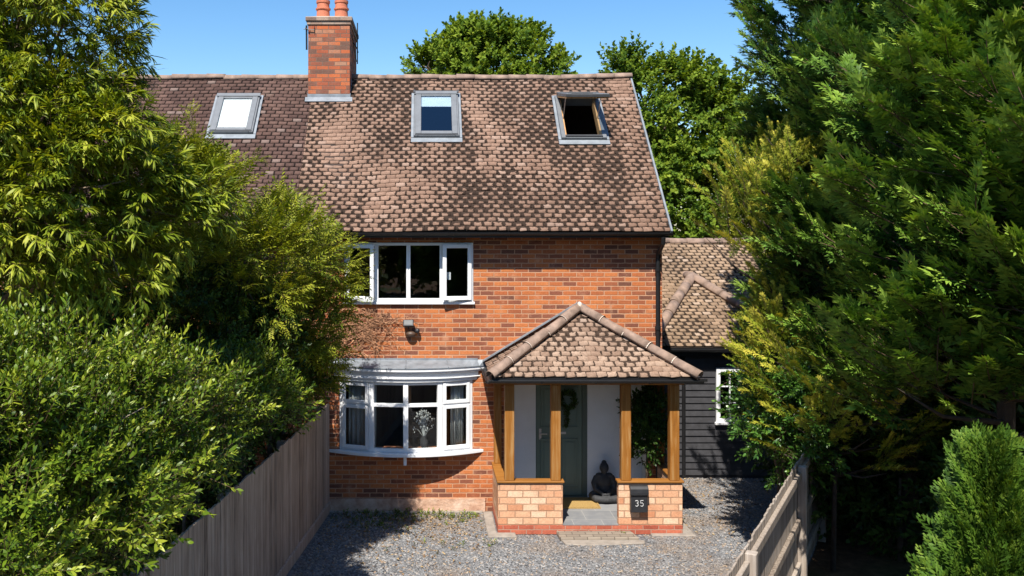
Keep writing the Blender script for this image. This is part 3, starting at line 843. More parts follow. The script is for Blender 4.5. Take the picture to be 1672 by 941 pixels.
mb = MB(); mb.prism(arc_poly(0.045), bz1+0.001, 2.205); mb.prism(arc_poly(0.075), 2.206, 2.225); mb.prism(arc_poly(0.055), 2.226, 2.30); mb.prism(arc_poly(0.095), 2.301, 2.325); mb.prism(arc_poly(0.115), 2.326, 2.372)
mb.build('cornice', M['upvc'], bay, bevel=0.006, seg=2)
mb = MB(); ap = arc_poly(0.125, 20); n = len(ap)
vs = [(x, y, 2.374) for x, y in ap] + [(x, y, 2.388) for x, y in ap] + [(BX+(x-BX)*0.97, -0.004, 2.475) for x, y in ap]
fs = [tuple(reversed(range(n)))] + [(i, i+1, n+i+1, n+i) for i in range(n-1)] + [(n+i, n+i+1, 2*n+i+1, 2*n+i) for i in range(n-1)]
mb.add(vs, fs)
for k in range(1, 4):                                               # rolled joints of the lead
    i = k*5; mb.tube([vs[n+i], vs[2*n+i]], 0.012, 6)
mb.box(BX-1.17, BX+1.17, -0.014, -0.002, 2.44, 2.50)
mb.build('lead_roof', M['lead'], bay)
mb = MB(); mb.prism([(-0.345, -0.30), (-0.295, -0.30), (-0.295, -0.22), (-0.345, -0.22)], 0.82, 0.964); mb.build('bracket', M['upvc'], bay, bevel=0.004)
def curtain(xs, label):
    n = 40; vs, fs = [], []
    for i in range(n):
        t = i/(n-1); x = xs[0]+(xs[1]-xs[0])*t
        tt = max(-1, min(1, (x-BX)/br)); y = -(math.sqrt(br*br-(x-BX)**2)-yc) + 0.14 + 0.02*math.sin(t*34)
        vs += [(x, y, 1.03), (x+0.01*math.sin(t*20), y, 2.14)]
    for i in range(n-1): fs.append((2*i, 2*i+2, 2*i+3, 2*i+1))
    o = MB().add(vs, fs).build('curtain', M['curtain'], smooth=True)
    m = o.modifiers.new('solid', 'SOLIDIFY'); m.thickness = 0.004
    tag(o, label, 'curtain', 'curtains in the bow window')
curtain((-1.25, -0.80), 'grey curtain drawn across the left end of the bow window')
curtain((0.42, 0.62), 'narrow grey curtain gathered at the right end of the bow window')

v_ = thing('vase', 'vase of pale dried flowers standing behind the third pane of the bow window', 'vase', (-0.02, 0.02, 1.02))
MB().lathe([(.03, 0), (.06, .05), (.065, .12), (.035, .2), (.04, .22), (.03, .2), (.05, .1), (.02, .02)], (-0.02, 0.02, 1.02), 20).build('vessel', M['stone_dark'], v_, smooth=True)
mb = MB()
for k in range(46):
    a, q = random.uniform(0, 6.28), random.random()
    e = Vector((-0.02+math.cos(a)*.18*q, 0.02+math.sin(a)*.07*q, 1.02+random.uniform(.36, .66)-.1*q)); b = Vector((-0.02, 0.02, 1.2))
    mb.tube([b, b.lerp(e, .6)+Vector((0, 0, .04)), e], [.002, .0018, .0014], 4)
    for _ in range(3): mb.ell(e+Vector((random.gauss(0, .018), random.gauss(0, .018), random.gauss(0, .02))), (.010, .010, .015), 6, 4)
mb.build('dried_stems', M['curtain'], v_)

# ------------------------------------------------------------------ entrance
F = (Vector((0, 0.27, 0)), X, Z, -Y)
DOOR = (1.84, 2.70, 0.15, 2.2)
mb = MB(); wall_holes(mb, F, 1.2, 3.8, 0.0, 2.45, 0.12, [DOOR])
mb.box(1.361, 1.375, 0.002, 0.269, 0.15, 2.299); mb.box(3.605, 3.619, 0.002, 0.269, 0.15, 2.299)
mb.build('entrance_wall', M['render'], house)
mb = MB()
d0, d1 = DOOR[0], DOOR[1]
dd = MB(); dd.fbox(F, d0+0.012, d1-0.085, 0.17, 2.13, -0.085, -0.045)
for (a0, a1, b0, b1) in ((d0+0.08, d0+0.36, 1.30, 2.0), (d1-0.43, d1-0.15, 1.30, 2.0), (d0+0.08, d0+0.36, 0.30, 1.12), (d1-0.43, d1-0.15, 0.30, 1.12)):
    dd.fbox(F, a0, a1, b0, b0+0.022, -0.044, -0.028); dd.fbox(F, a0, a1, b1-0.022, b1, -0.044, -0.028)
    dd.fbox(F, a0, a0+0.022, b0+0.023, b1-0.023, -0.044, -0.030); dd.fbox(F, a1-0.022, a1, b0+0.023, b1-0.023, -0.044, -0.030)
    dd.fbox(F, a0+0.06, a1-0.06, b0+0.06, b1-0.06, -0.044, -0.034)
door = dd.build('front_door', M['door'], house, bevel=0.004)
mb = MB(); mb.fbox(F, d0+0.001, d0+0.011, 0.15, 2.14, -0.11, -0.01); mb.fbox(F, d1-0.084, d1-0.001, 0.15, 2.14, -0.11, -0.02); mb.fbox(F, d0, d1, 2.141, 2.2, -0.11, -0.012); mb.fbox(F, d0, d1, 0.15, 0.169, -0.11, 0.0)
mb.build('door_frame', M['door_frame'], house, bevel=0.003)
mb = MB(); mb.tube([(d0+0.08, 0.30, 1.20), (d0+0.08, 0.27, 1.20), (d0+0.19, 0.27, 1.20)], 0.010, 8); mb.fbox(F, d0+0.06, d0+0.10, 1.10, 1.28, -0.045, -0.038)
mb.build('handle', M['steel'], door)
mb = MB(); mb.fbox(F, d0+0.27, d0+0.51, 1.19, 1.23, -0.044, -0.036); mb.build('letter_plate', M['steel'], door, bevel=0.003)

# ------------------------------------------------------------------ porch
porch = thing('porch', 'open oak-post porch with hipped tiled roof on low buff brick walls by the green door', 'porch', (2.5, -0.6, 0))
mb = MB()
mb.box(1.10, 3.89, -1.14, -1.02, 0.0, 0.138); mb.box(1.10, 1.22, -1.019, -0.002, 0.0, 0.138); mb.box(3.77, 3.89, -1.019, -0.002, 0.0, 0.138)
mb.build('plinth', M['plinth_brick'], porch, bevel=0.004)
for b, c in (((1.103, 2.08, -1.137, -1.02), (1.103, 1.22, -1.0205, -0.002)), ((2.92, 3.887, -1.137, -1.02), (3.77, 3.887, -1.0205, -0.002))):
    lw = MB().box(*b, 0.139, 0.78).box(*c, 0.139, 0.779).build('low_wall', M['buff_brick'], porch, bevel=0.006)
for b, c in (((1.085, 2.10, -1.165, -1.0), (1.085, 1.235, -1.001, -0.002)), ((2.90, 3.905, -1.165, -1.0), (3.755, 3.905, -1.001, -0.002))):
    MB().box(*b, 0.781, 0.812).box(*c, 0.7815, 0.811).build('ledge', M['oak_x'], porch, bevel=0.005)
mb = MB(); mb.box(1.221, 3.769, -1.019, 0.269, 0.0, 0.15); mb.box(2.081, 2.919, -1.142, -1.02, 0.139, 0.15)
mb.build('floor_slab', M['slab'], porch)
for x in (1.275, 1.975, 3.035, 3.765):
    mb = MB(); mb.box(x-0.072, x+0.072, -1.15, -1.006, 0.813, 2.259); mb.build('post', M['oak'], porch, bevel=0.006)
for x in (1.18, 3.82):
    mb = MB(); mb.box(x-0.06, x+0.06, -0.122, -0.002, 0.813, 2.259); mb.build('post', M['oak'], porch, bevel=0.006)
mb = MB(); mb.box(1.08, 3.91, -1.155, -1.0, 2.26, 2.375); mb.box(1.10, 1.25, -0.999, -0.002, 2.26, 2.375); mb.box(3.75, 3.9, -0.999, -0.002, 2.26, 2.375)
mb.build('beam', M['oak_x'], porch, bevel=0.005)
mb = MB(); mb.box(1.0, 4.02, -1.37, -0.002, 2.376, 2.39); mb.build('soffit', M['render'], porch)
PL, PR, PE, PZ, PA, PAZ = 0.99, 4.03, -1.39, 2.41, 2.51, 3.30
run, rise = -PE, PAZ-PZ
fl = math.hypot(run, rise); fs_ = Vector((0, run, rise))/fl; fn = X.cross(fs_)
W = PR-PL
sl_len = math.hypot(PA-PL, rise)
ptile = tiles('roof', (PL, PE, PZ), X, fs_, fn, 0.0, W, fl, M['porch_tile'], porch, gauge=0.118, tw=0.155, lim=lambda v: (W/2*v/fl, W - W/2*v/fl), jit=1.3, thick=0.016)
ls = Vector((PA-PL, 0, rise))/sl_len; ln = (-Y).cross(ls)
la = -Y
tiles('side_tiles', (PL, 0, PZ), la, ls, ln, 0.0, run, sl_len, M['porch_tile'], ptile, gauge=0.118, tw=0.155, lim=lambda v: (0.0, run*(1-v/sl_len)+0.0), jit=1.3, thick=0.016)
rs = Vector((PA-PR, 0, rise))/sl_len; rn = Y.cross(rs)
tiles('side_tiles', (PR, PE, PZ), Y, rs, rn, 0.0, run, sl_len, M['porch_tile'], ptile, gauge=0.118, tw=0.155, lim=lambda v: (run*v/sl_len, run), jit=1.3, thick=0.016)
mb = MB(); mb.add([(PL+.02, PE+.02, PZ-0.02), (PR-.02, PE+.02, PZ-0.02), (PR-.02, -0.003, PZ-0.02), (PL+.02, -0.003, PZ-0.02), (PA, -0.003, PAZ-0.01)], [(3, 2, 1, 0), (0, 1, 4), (1, 2, 4), (2, 3, 4), (3, 0, 4)])
mb.build('roof_underlay', M['underlay'], ptile)
mb = MB(); mo = MB()
ridge_run(mb, mo, (PL-0.03, PE-0.03, PZ+0.02), (PA, -0.05, PAZ+0.02), 0.088, 0.42); ridge_run(mb, mo, (PR+0.03, PE-0.03, PZ+0.02), (PA, -0.05, PAZ+0.02), 0.088, 0.42)
mb.build('hip_tile', M['ridge'], ptile, smooth=True)

m_n = 18
for k in range((len(mo.v)-1)//m_n + 1):
    q = MB(); q.v = mo.v[k*m_n:(k+1)*m_n]
    if k*m_n + m_n > len(mo.v) or k >= 8: break
    q.f = [(2*j, 2*j+1, 2*j+3, 2*j+2) for j in range(8)]; q.build('hip_mortar', M['mortar'], ptile)
MB().ell((PA, -0.09, PAZ+0.07), (0.04, 0.06, 0.06)).build('apex_mortar', M['mortar'], ptile, smooth=True)
mb = MB(); mb.bar((PL-0.05, -0.03, PZ+0.05), (PA, -0.03, PAZ+0.12), 0.02, 0.11, up=Y); mb.bar((PA, -0.03, PAZ+0.12), (PR+0.05, -0.03, PZ+0.05), 0.02, 0.11, up=Y)
mb.build('flashing', M['lead'], ptile)
mb = MB(); gutter(mb, (PL-0.06, PE-0.05, PZ-0.035), (PR+0.08, PE-0.05, PZ-0.035), 0.045); gutter(mb, (PL-0.05, 0.0, PZ-0.035), (PL-0.05, PE-0.05, PZ-0.035), 0.045); gutter(mb, (PR+0.05, PE-0.05, PZ-0.035), (PR+0.05, 0.0, PZ-0.035), 0.045)
mb.box(PR+0.03, PR+0.15, PE-0.02, PE+0.04, PZ-0.06, PZ-0.02)
mb.build('gutter', M['black_plastic'], porch)
mb = MB(); mb.box(PL, PR, PE+0.005, PE+0.022, PZ-0.09, PZ-0.005); mb.box(PL, PL+0.018, PE+0.023, -0.002, PZ-0.09, PZ-0.005); mb.box(PR-0.018, PR, PE+0.023, -0.002, PZ-0.09, PZ-0.005)
mb.build('fascia', M['black_plastic'], porch)

# ------------------------------------------------------------------ annexe
AY = 2.0
annexe = thing('annexe', 'single-storey side annexe clad in black weatherboard with hipped tan tile roof', 'annexe', (6, AY, 0))
AW = (5.41, 6.25, 1.06, 2.02)
FA = (Vector((0, AY, 0)), X, Z, -Y)
mb = MB(); wall_holes(mb, FA, 3.9, 9.0, 0.0, 2.45, 0.2, [AW]); mb.box(8.8, 9.0, 2.2, 7.0, 0, 2.45); mb.box(3.9, 4.05, 2.2, 7.0, 0, 2.45); mb.box(4.05, 8.8, 6.8, 7.0, 0, 2.45)
aw = mb.build('wall', M['board'], annexe)
mb = MB(); bh = 0.121; k = 0; z = 0.06
while z < 2.36:
    spans = [(3.92, 9.0)]
    if z+bh > AW[2]-0.05 and z < AW[3]+0.04: spans = [(3.92, AW[0]-0.05), (AW[1]+0.05, 9.0)]
    for (s0, s1) in spans:
        j = random.uniform(-0.002, 0.002)
        mb.add([(s0, AY-0.032+j, z), (s1, AY-0.032+j, z), (s1, AY-0.008, z+bh+0.012), (s0, AY-0.008, z+bh+0.012), (s0, AY-0.001, z), (s1, AY-0.001, z)],
               [(0, 1, 2, 3), (4, 5, 1, 0), (4, 0, 3), (1, 5, 2)])
    z += bh
mb.build('weatherboarding', M['board'], annexe)
mb = MB(); mb.tube([(4.77, AY-0.06, 2.40), (4.77, AY-0.06, 0.02)], 0.034, 10); mb.build('downpipe', M['black_plastic'], annexe)
mb = MB(); mb.box(3.95, 9.1, 1.80, 1.82, 2.28, 2.43); mb.box(3.95, 9.1, 1.821, 1.999, 2.28, 2.30); mb.build('fascia', M['black_plastic'], annexe)
mb = MB(); gutter(mb, (3.95, 1.75, 2.41), (9.1, 1.75, 2.41), 0.05); mb.build('gutter', M['black_plastic'], annexe)
mb = MB(); frame(mb, FA, AW[0]-0.03, AW[1]+0.03, AW[2]-0.02, AW[3]+0.02, 0.075, -0.08, 0.045)
mb.fbox(FA, (AW[0]+AW[1])/2-0.02, (AW[0]+AW[1])/2+0.02, AW[2]+0.056, AW[3]-0.056, -0.06, 0.03)
win = mb.build('window', M['upvc'], annexe, bevel=0.004)
mb = MB()
for q in (0.34, 0.66): mb.fbox(FA, AW[0]+0.046, AW[1]-0.046, AW[2]+(AW[3]-AW[2])*q-0.009, AW[2]+(AW[3]-AW[2])*q+0.009, -0.03, 0.02)
for q in (0.27, 0.73): mb.fbox(FA, AW[0]+(AW[1]-AW[0])*q-0.009, AW[0]+(AW[1]-AW[0])*q+0.009, AW[2]+0.057, AW[3]-0.057, -0.03, 0.018)
mb.build('glazing_bar', M['upvc'], win)
pane(FA, AW[0]+0.045, AW[1]-0.045, AW[2]+0.055, AW[3]-0.055, -0.005, win)
mb = MB(); mb.fbox(FA, AW[0]-0.06, AW[1]+0.06, AW[2]-0.065, AW[2]-0.021, 0.0, 0.09); mb.build('sill', M['upvc'], win, bevel=0.004)
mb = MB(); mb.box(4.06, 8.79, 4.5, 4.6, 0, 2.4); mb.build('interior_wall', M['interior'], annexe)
pz, pr = 2.45, R(30)
ms = Vector((0, math.cos(pr), math.sin(pr))); mn = Vector((0, -math.sin(pr), math.cos(pr)))
ml = 3.19/math.cos(pr)
sag2 = lambda x, v: (0.012*math.sin(x*1.7+v), 0.012*math.sin(x*1.3+v*1.9))
aroof = tiles('roof', (0, 2.31, pz), X, ms, mn, 3.9, 9.3, ml, M['annexe_tile'], annexe, gauge=0.115, tw=0.17, warp=sag2)
mb = MB(); wall_holes(mb, (Vector((0, 2.31, pz-0.004)), X, ms, mn), 3.9, 9.3, 0, ml, 0.08, [])
wall_holes(mb, (Vector((0, 2.31+6.38, pz)), -X, Vector((0, -math.cos(pr), math.sin(pr))), Vector((0, math.sin(pr), math.cos(pr)))), -9.3, -3.9, 0, ml, 0.08, [])
mb.build('roof_underlay', M['underlay'], aroof)
HL, HR, HE, HA = 4.08, 6.97, 1.80, Vector((5.52, 4.0, 3.58))
hf = math.hypot(HA.y-HE, HA.z-pz); hs = Vector((0, HA.y-HE, HA.z-pz))/hf; hn = X.cross(hs)
tiles('front_tiles', (HL, HE, pz), X, hs, hn, 0.0, HR-HL, hf, M['annexe_tile'], aroof, gauge=0.118, tw=0.17, lim=lambda v: ((HA.x-HL)*v/hf, (HR-HL)-(HR-HA.x)*v/hf), jit=1.2)
hl = math.hypot(HA.x-HL, HA.z-pz)
ls = Vector((HA.x-HL, 0, HA.z-pz))/hl
tiles('side_tiles', (HL, 5.0, pz), -Y, ls, (-Y).cross(ls), 0.0, 3.2, hl, M['annexe_tile'], aroof, gauge=0.118, tw=0.17, lim=lambda v: (0.0, 3.2-(HA.y-HE)*v/hl), jit=1.2)
hr = math.hypot(HR-HA.x, HA.z-pz); rs = Vector((HA.x-HR, 0, HA.z-pz))/hr
tiles('side_tiles', (HR, HE, pz), Y, rs, Y.cross(rs), 0.0, 3.2, hr, M['annexe_tile'], aroof, gauge=0.118, tw=0.17, lim=lambda v: ((HA.y-HE)*v/hr, 3.2), jit=1.2)
mb = MB(); mb.add([(HL, HE, pz-0.01), (HR, HE, pz-0.01), (HR, 5.0, pz-0.01), (HL, 5.0, pz-0.01), tuple(HA-Z*0.012), (HA.x, 5.0, HA.z-0.012)], [(0, 1, 4), (1, 2, 5, 4), (3, 0, 4, 5), (2, 3, 5), (3, 2, 1, 0)])
mb.build('projection_underlay', M['underlay'], aroof)
mb = MB()
ridge_run(mb, None, (HL, HE, pz+0.03), HA+Z*0.03, 0.105, 0.4); ridge_run(mb, None, (HR, HE, pz+0.03), HA+Z*0.03, 0.105, 0.4)
ridge_run(mb, None, HA+Z*0.02, (HA.x, 4.7, HA.z+0.02), 0.105, 0.4)
mb.build('hip_tile', M['ridge'], aroof, smooth=True)
mb = MB(); ridge_run(mb, None, (3.9, 5.5, 4.29), (9.3, 5.5, 4.31), 0.10, 0.4); mb.build('ridge_tile', M['ridge'], aroof, smooth=True)

# ------------------------------------------------------------------ things by the house
st = thing('doormat', 'rectangular straw-coloured coir mat before the green door', 'doormat', (2.52, -0.05, 0.15))
mb = MB(); mb.box(2.22, 2.78, -0.34, 0.16, 0.1505, 0.172)
m_ = mb.build('mat', M['coir'], st, bevel=0.006)
mb = MB(); [mb.box(*b, 0.1507, 0.1745) for b in ((2.20, 2.80, -0.36, -0.341), (2.20, 2.80, 0.161, 0.18), (2.20, 2.219, -0.34, 0.16), (2.781, 2.80, -0.34, 0.16))]
mb.build('border', M['coir'], st)

lb = thing('letter_box', 'black metal letter box numbered 35 fixed to the right-hand buff brick wall', 'letter box', (3.21, -1.14, 0.4))
mb = MB(); x0, x1, yf = 3.085, 3.335, -1.24
mb.add([(x0, yf, 0.36), (x1, yf, 0.36), (x1, -1.139, 0.36), (x0, -1.139, 0.36), (x0, yf, 0.64), (x1, yf, 0.64), (x1, -1.139, 0.72), (x0, -1.139, 0.72)],
       [(3, 2, 1, 0), (4, 5, 6, 7), (0, 1, 5, 4), (1, 2, 6, 5), (2, 3, 7, 6), (3, 0, 4, 7)])
body = mb.build('body', M['black_paint'], lb, bevel=0.008, seg=2)
mb = MB(); prof = [(-1.139, 0.755), (-1.18, 0.765), (-1.225, 0.75), (-1.258, 0.715), (-1.266, 0.66), (-1.266, 0.625), (-1.252, 0.625), (-1.246, 0.67), (-1.20, 0.722), (-1.139, 0.735)]
n = len(prof); mb.add([(x0-0.012, y, z) for y, z in prof] + [(x1+0.012, y, z) for y, z in prof], [tuple(range(n)), tuple(reversed(range(n, 2*n)))] + [(i, n+i, n+(i+1) % n, (i+1) % n) for i in range(n)])
mb.build('lid', M['black_paint'], lb, bevel=0.004)
M['white_paint'] = plain('white_lettering', (0.55, 0.55, 0.55), 0.5, 0.02)
def digit(strokes, ox):
    mb = MB(); mb.tube([(ox+x*0.041, yf-0.002, 0.458+z*0.085) for x, z in strokes], 0.0052, 6); return mb.build('house_number', M['white_paint'], body)
digit([(-.5, .9), (-.2, 1), (.2, 1), (.48, .85), (.48, .65), (.2, .52), (-.15, .52), (.2, .52), (.5, .38), (.5, .15), (.2, 0), (-.2, 0), (-.5, .1)], 3.172)
digit([(.5, 1), (-.45, 1), (-.48, .55), (.2, .58), (.5, .42), (.5, .15), (.2, 0), (-.2, 0), (-.5, .1)], 3.248)

# seated figure: one skin made from overlapping masses
mb = MB(); sx, sy, sz = 2.935, 0.06, 0.15
E = lambda c, r: mb.ell((sx+c[0], sy+c[1], sz+c[2]), r, 18, 12)
E((0, 0.0, 0.07), (0.20, 0.16, 0.07))
for s_ in (-1, 1):
    mb.tube([(sx+s_*0.06, sy+0.02, sz+0.13), (sx+s_*0.20, sy-0.06, sz+0.10), (sx+s_*0.16, sy-0.15, sz+0.075), (sx-s_*0.04, sy-0.19, sz+0.07)], [0.085, 0.075, 0.06, 0.045], 12)
    mb.tube([(sx+s_*0.115, sy+0.01, sz+0.40), (sx+s_*0.165, sy-0.01, sz+0.30), (sx+s_*0.15, sy-0.06, sz+0.21), (sx+s_*0.04, sy-0.14, sz+0.16)], [0.052, 0.052, 0.043, 0.034], 12)
    E((s_*0.085, 0.0, 0.425), (0.055, 0.055, 0.04)); E((s_*0.062, 0.005, 0.545), (0.012, 0.018, 0.035))
E((0, 0.01, 0.20), (0.125, 0.10, 0.11)); E((0, 0.0, 0.33), (0.125, 0.085, 0.13)); E((0, 0.0, 0.45), (0.045, 0.045, 0.06))
E((0, -0.01, 0.55), (0.074, 0.08, 0.092)); E((0, 0.005, 0.635), (0.042, 0.042, 0.034)); E((0, -0.075, 0.54), (0.012, 0.014, 0.02)); E((0, -0.15, 0.15), (0.07, 0.03, 0.025))
statue = mb.build('seated_statue', M['stone_dark'], None, smooth=True)
rm = statue.modifiers.new('remesh', 'REMESH'); rm.mode, rm.voxel_size, rm.use_smooth_shade = 'VOXEL', 0.009, True
sm = statue.modifiers.new('smooth', 'SMOOTH'); sm.factor, sm.iterations = 0.5, 5
tag(statue, 'dark grey stone figure seated cross-legged on the porch floor', 'statue')

fl_ = thing('floodlight', 'small black floodlight with motion sensor on the brick wall above the bow window', 'floodlight', (-0.27, 0, 3.0))
mb = MB(); mb.fbox((Vector((-0.27, -0.10, 3.08)), X, Vector((0, 0.35, 0.94)), Vector((0, -0.94, 0.35))), -0.085, 0.085, -0.055, 0.055, -0.03, 0.03)
h = mb.build('lamp_head', M['black_paint'], fl_, bevel=0.006)
M['lens'] = plain('lamp_lens', (0.20, 0.20, 0.19), 0.2, 0.1, 5)
mb = MB(); mb.fbox((Vector((-0.27, -0.10, 3.08)), X, Vector((0, 0.35, 0.94)), Vector((0, -0.94, 0.35))), -0.068, 0.068, -0.035, 0.042, 0.0305, 0.034); mb.build('lens', M['lens'], h)
mb = MB(); mb.tube([(-0.27, -0.005, 2.99), (-0.27, -0.09, 2.99), (-0.27, -0.10, 3.05)], 0.013, 8); mb.build('mounting_arm', M['black_paint'], fl_)
M['brown_plastic'] = plain('dark_brown_plastic', (0.07, 0.04, 0.025), 0.5)
mb = MB(); mb.ell((-0.23, -0.06, 2.90), (0.085, 0.06, 0.05)); mb.build('junction_box', M['brown_plastic'], fl_, smooth=True)
mb = MB(); mb.ell((-0.125, -0.07, 2.955), (0.042, 0.05, 0.042)); mb.tube([(-0.19, -0.05, 2.93), (-0.13, -0.06, 2.95)], 0.014, 6); mb.build('sensor', M['black_paint'], fl_, smooth=True)

step = thing('paving_step', 'low concrete paver step on a mortar bed at the porch opening', 'step', (2.6, -1.4, 0))
mb = MB(); mb.add([(2.00, -1.44, 0.0), (3.16, -1.44, 0.0), (3.10, -1.146, 0.0), (1.98, -1.146, 0.0), (2.00, -1.44, 0.05), (3.16, -1.44, 0.055), (3.10, -1.146, 0.062), (1.98, -1.146, 0.06)], [(3, 2, 1, 0), (4, 5, 6, 7), (0, 1, 5, 4), (1, 2, 6, 5), (2, 3, 7, 6), (3, 0, 4, 7)])
mb.build('pavers', M['paver'], step, bevel=0.008)
mb = MB(); mb.prism([(2.05, -1.60), (2.3, -1.66), (2.7, -1.63), (3.22, -1.56), (3.24, -1.45), (3.0, -1.43), (2.02, -1.43)], -0.01, 0.022); mb.build('mortar_bed', M['concrete'], step, bevel=0.01)

def creeper():
    mb = MB()
    def stem(p, ang, L, r, depth):
        pts = [Vector((p[0], -0.012-random.random()*0.03, p[1]))]; a = ang
        steps = max(4, int(L/0.035))
        x, z = p
        for i in range(steps):
            a += random.gauss(0, 0.33); a += (ang-a)*0.16
            x += math.cos(a)*0.035; z += math.sin(a)*0.035
            if z > 3.33 or z < 2.5 or (x-0.0)+ (3.35-z)*0.2 > 0.02: break
            pts.append(Vector((x, -0.012-random.random()*0.055-0.01*depth, z)))
            if depth < 2 and random.random() < 0.22:
                stem((x, z), a + random.choice((-1, 1))*random.uniform(0.5, 1.2), L*random.uniform(0.25, 0.5), r*0.65, depth+1)
        if len(pts) > 2: mb.tube(pts, [r*(1-0.5*i/len(pts)) for i in range(len(pts))], 5)
    for i in range(24):
        t = random.random()
        stem((-1.62 + t*0.35, 2.50 + random.random()*0.65*(1-t*0.4)), R(random.uniform(8, 50)), random.uniform(0.5, 1.35), random.uniform(0.005, 0.010), 0)
    o = mb.build('dead_creeper', M['creeper'], None, smooth=True)
    tag(o, 'dry brown creeper stems clinging to the brick between the two front windows', 'creeper')
creeper()

# ------------------------------------------------------------------ fences
def left_fence():
    p0, p1 = Vector((FL(-0.01), -0.01, 0)), Vector((FL(-12.5), -12.5, 0))
    f = thing('wooden_fence', 'tall grey close-boarded fence along the left of the gravel drive', 'fence', p0)
    d = (p1-p0).normalized(); L = (p1-p0).length; n = Vector((-d.y, d.x, 0))
    if n.x < 0: n = -n
    F = (p0, d, Z, n)
    mb = MB(); s = 0.0
    while s < L:
        w = random.uniform(0.085, 0.115); t = random.uniform(0.0, 0.010); h = 1.76 + random.gauss(0, 0.006)
        mb.fbox(F, s+0.002, s+w-0.002, 0.17, h, -0.014-t, 0.004+t*0.8)
        s += w
    mb.build('boards', M['fence'], f, bevel=0.003)
    mb = MB(); s = 0
    while s < L: mb.fbox(F, s+0.004, min(L, s+2.4)-0.004, 0.0, 0.168, -0.012, 0.030+random.uniform(0, 0.006)); s += 2.4
    mb.build('gravel_board', M['fence'], f, bevel=0.004)
    mb = MB()
    for z in (0.4, 1.0, 1.6): mb.fbox(F, 0, L, z, z+0.08, -0.075, -0.026)
    mb.build('rail', M['fence'], f)
    for k in range(6):
        mb = MB(); mb.fbox(F, k*2.4+0.02, k*2.4+0.12, 0, 1.72, -0.18, -0.077); mb.build('post', M['fence'], f)
left_fence()
def right_fence():
    y0, y1 = -8.6, -1.3
    p0, p1 = Vector((FR(y0), y0, 0)), Vector((FR(y1), y1, 0))
    f = thing('wooden_fence', 'lower sun-bleached fence on the right with rails and square posts showing', 'fence', p0)
    d = (p1-p0).normalized(); L = (p1-p0).length; n = Vector((d.y, -d.x, 0))     # n points right, to the rail side
    F = (p0, d, Z, n)
    mb = MB(); s = 0
    while s < L:
        w = random.uniform(0.088, 0.108)
        mb.fbox(F, s+0.006, s+w-0.006, 0.03, 1.62+random.gauss(0, 0.012), -0.024, -0.003)
        s += w
    mb.build('boards', M['fence_pale'], f, bevel=0.003)
    ks = [(Vector((FR(yy), yy, 0))-p0).length for yy in (-8.5, -6.4, -3.3, -1.4)]
    mb = MB()
    for z in (0.30, 0.86, 1.44):
        for i in range(3):
            mb.fbox(F, ks[i]+0.06, ks[i+1]-0.06, z, z+0.095, 0.0, 0.05)
    mb.build('rail', M['fence_pale'], f, bevel=0.006)
    for s in ks:
        mb = MB(); mb.fbox(F, s-0.055, s+0.055, 0, 1.60, 0.0, 0.105); mb.build('post', M['fence_pale'], f, bevel=0.006)
right_fence()

# ------------------------------------------------------------------ foliage
def nrmz(v): return v/np.maximum(np.linalg.norm(v, axis=-1, keepdims=True), 1e-9)
def basis(dirs, ups):
    y = nrmz(dirs); x = nrmz(np.cross(y, ups)); z = np.cross(x, y)
    return np.stack([x, y, z], -1)                       # columns
def leaf(L, W, droop=0.25, fold=0.18, shape=(0.9, 0.75)):
    ys = np.array([0, .32, .32, .68, .68, 1.0])*L
    xs = np.array([0, -shape[0], shape[0], -shape[1], shape[1], 0])*W/2
    zs = -droop*(ys/L)**2*L + np.abs(xs)*fold*2
    return np.stack([xs, ys, zs], -1), np.array([(0, 2, 1), (1, 2, 4), (1, 4, 3), (3, 4, 5)])
def needle(L, W, droop=0.1):
    return np.array([(0, 0, 0), (-W/2, L*.45, 0.1*W), (W/2, L*.45, 0.1*W), (0, L, -droop*L)]), np.array([(0, 2, 1), (1, 2, 3)])

class Spray:
    def __init__(s): s.V, s.T, s.t, s.n = [], [], [], 0
    def add(s, g, pos, d, up, tint, scale=1.0):
        v, t = g
        B = basis(np.array([d], float), np.array([up], float))[0]
        s.V.append((v*scale) @ B.T + np.array(pos)); s.T.append(t+s.n); s.t.append(np.full(len(v), tint)); s.n += len(v)
    def twig(s, p0, p1, r0, r1):
        p0, p1 = np.array(p0, float), np.array(p1, float); d = p1-p0
        B = basis(np.array([d]), np.array([[0.3, 0.2, 1.0]]))[0]
        vs = []
        for p, r in ((p0, r0), (p1, r1)):
            for k in range(3): a = 2.1*k; vs.append(p + B[:, 0]*math.cos(a)*r + B[:, 2]*math.sin(a)*r)
        t = []
        for k in range(3): j = (k+1) % 3; t += [(k, j, 3+j), (k, 3+j, 3+k)]
        s.V.append(np.array(vs)); s.T.append(np.array(t)+s.n); s.t.append(np.full(6, 2.0)); s.n += 6
    def arr(s): return np.concatenate(s.V), np.concatenate(s.T), np.concatenate(s.t)

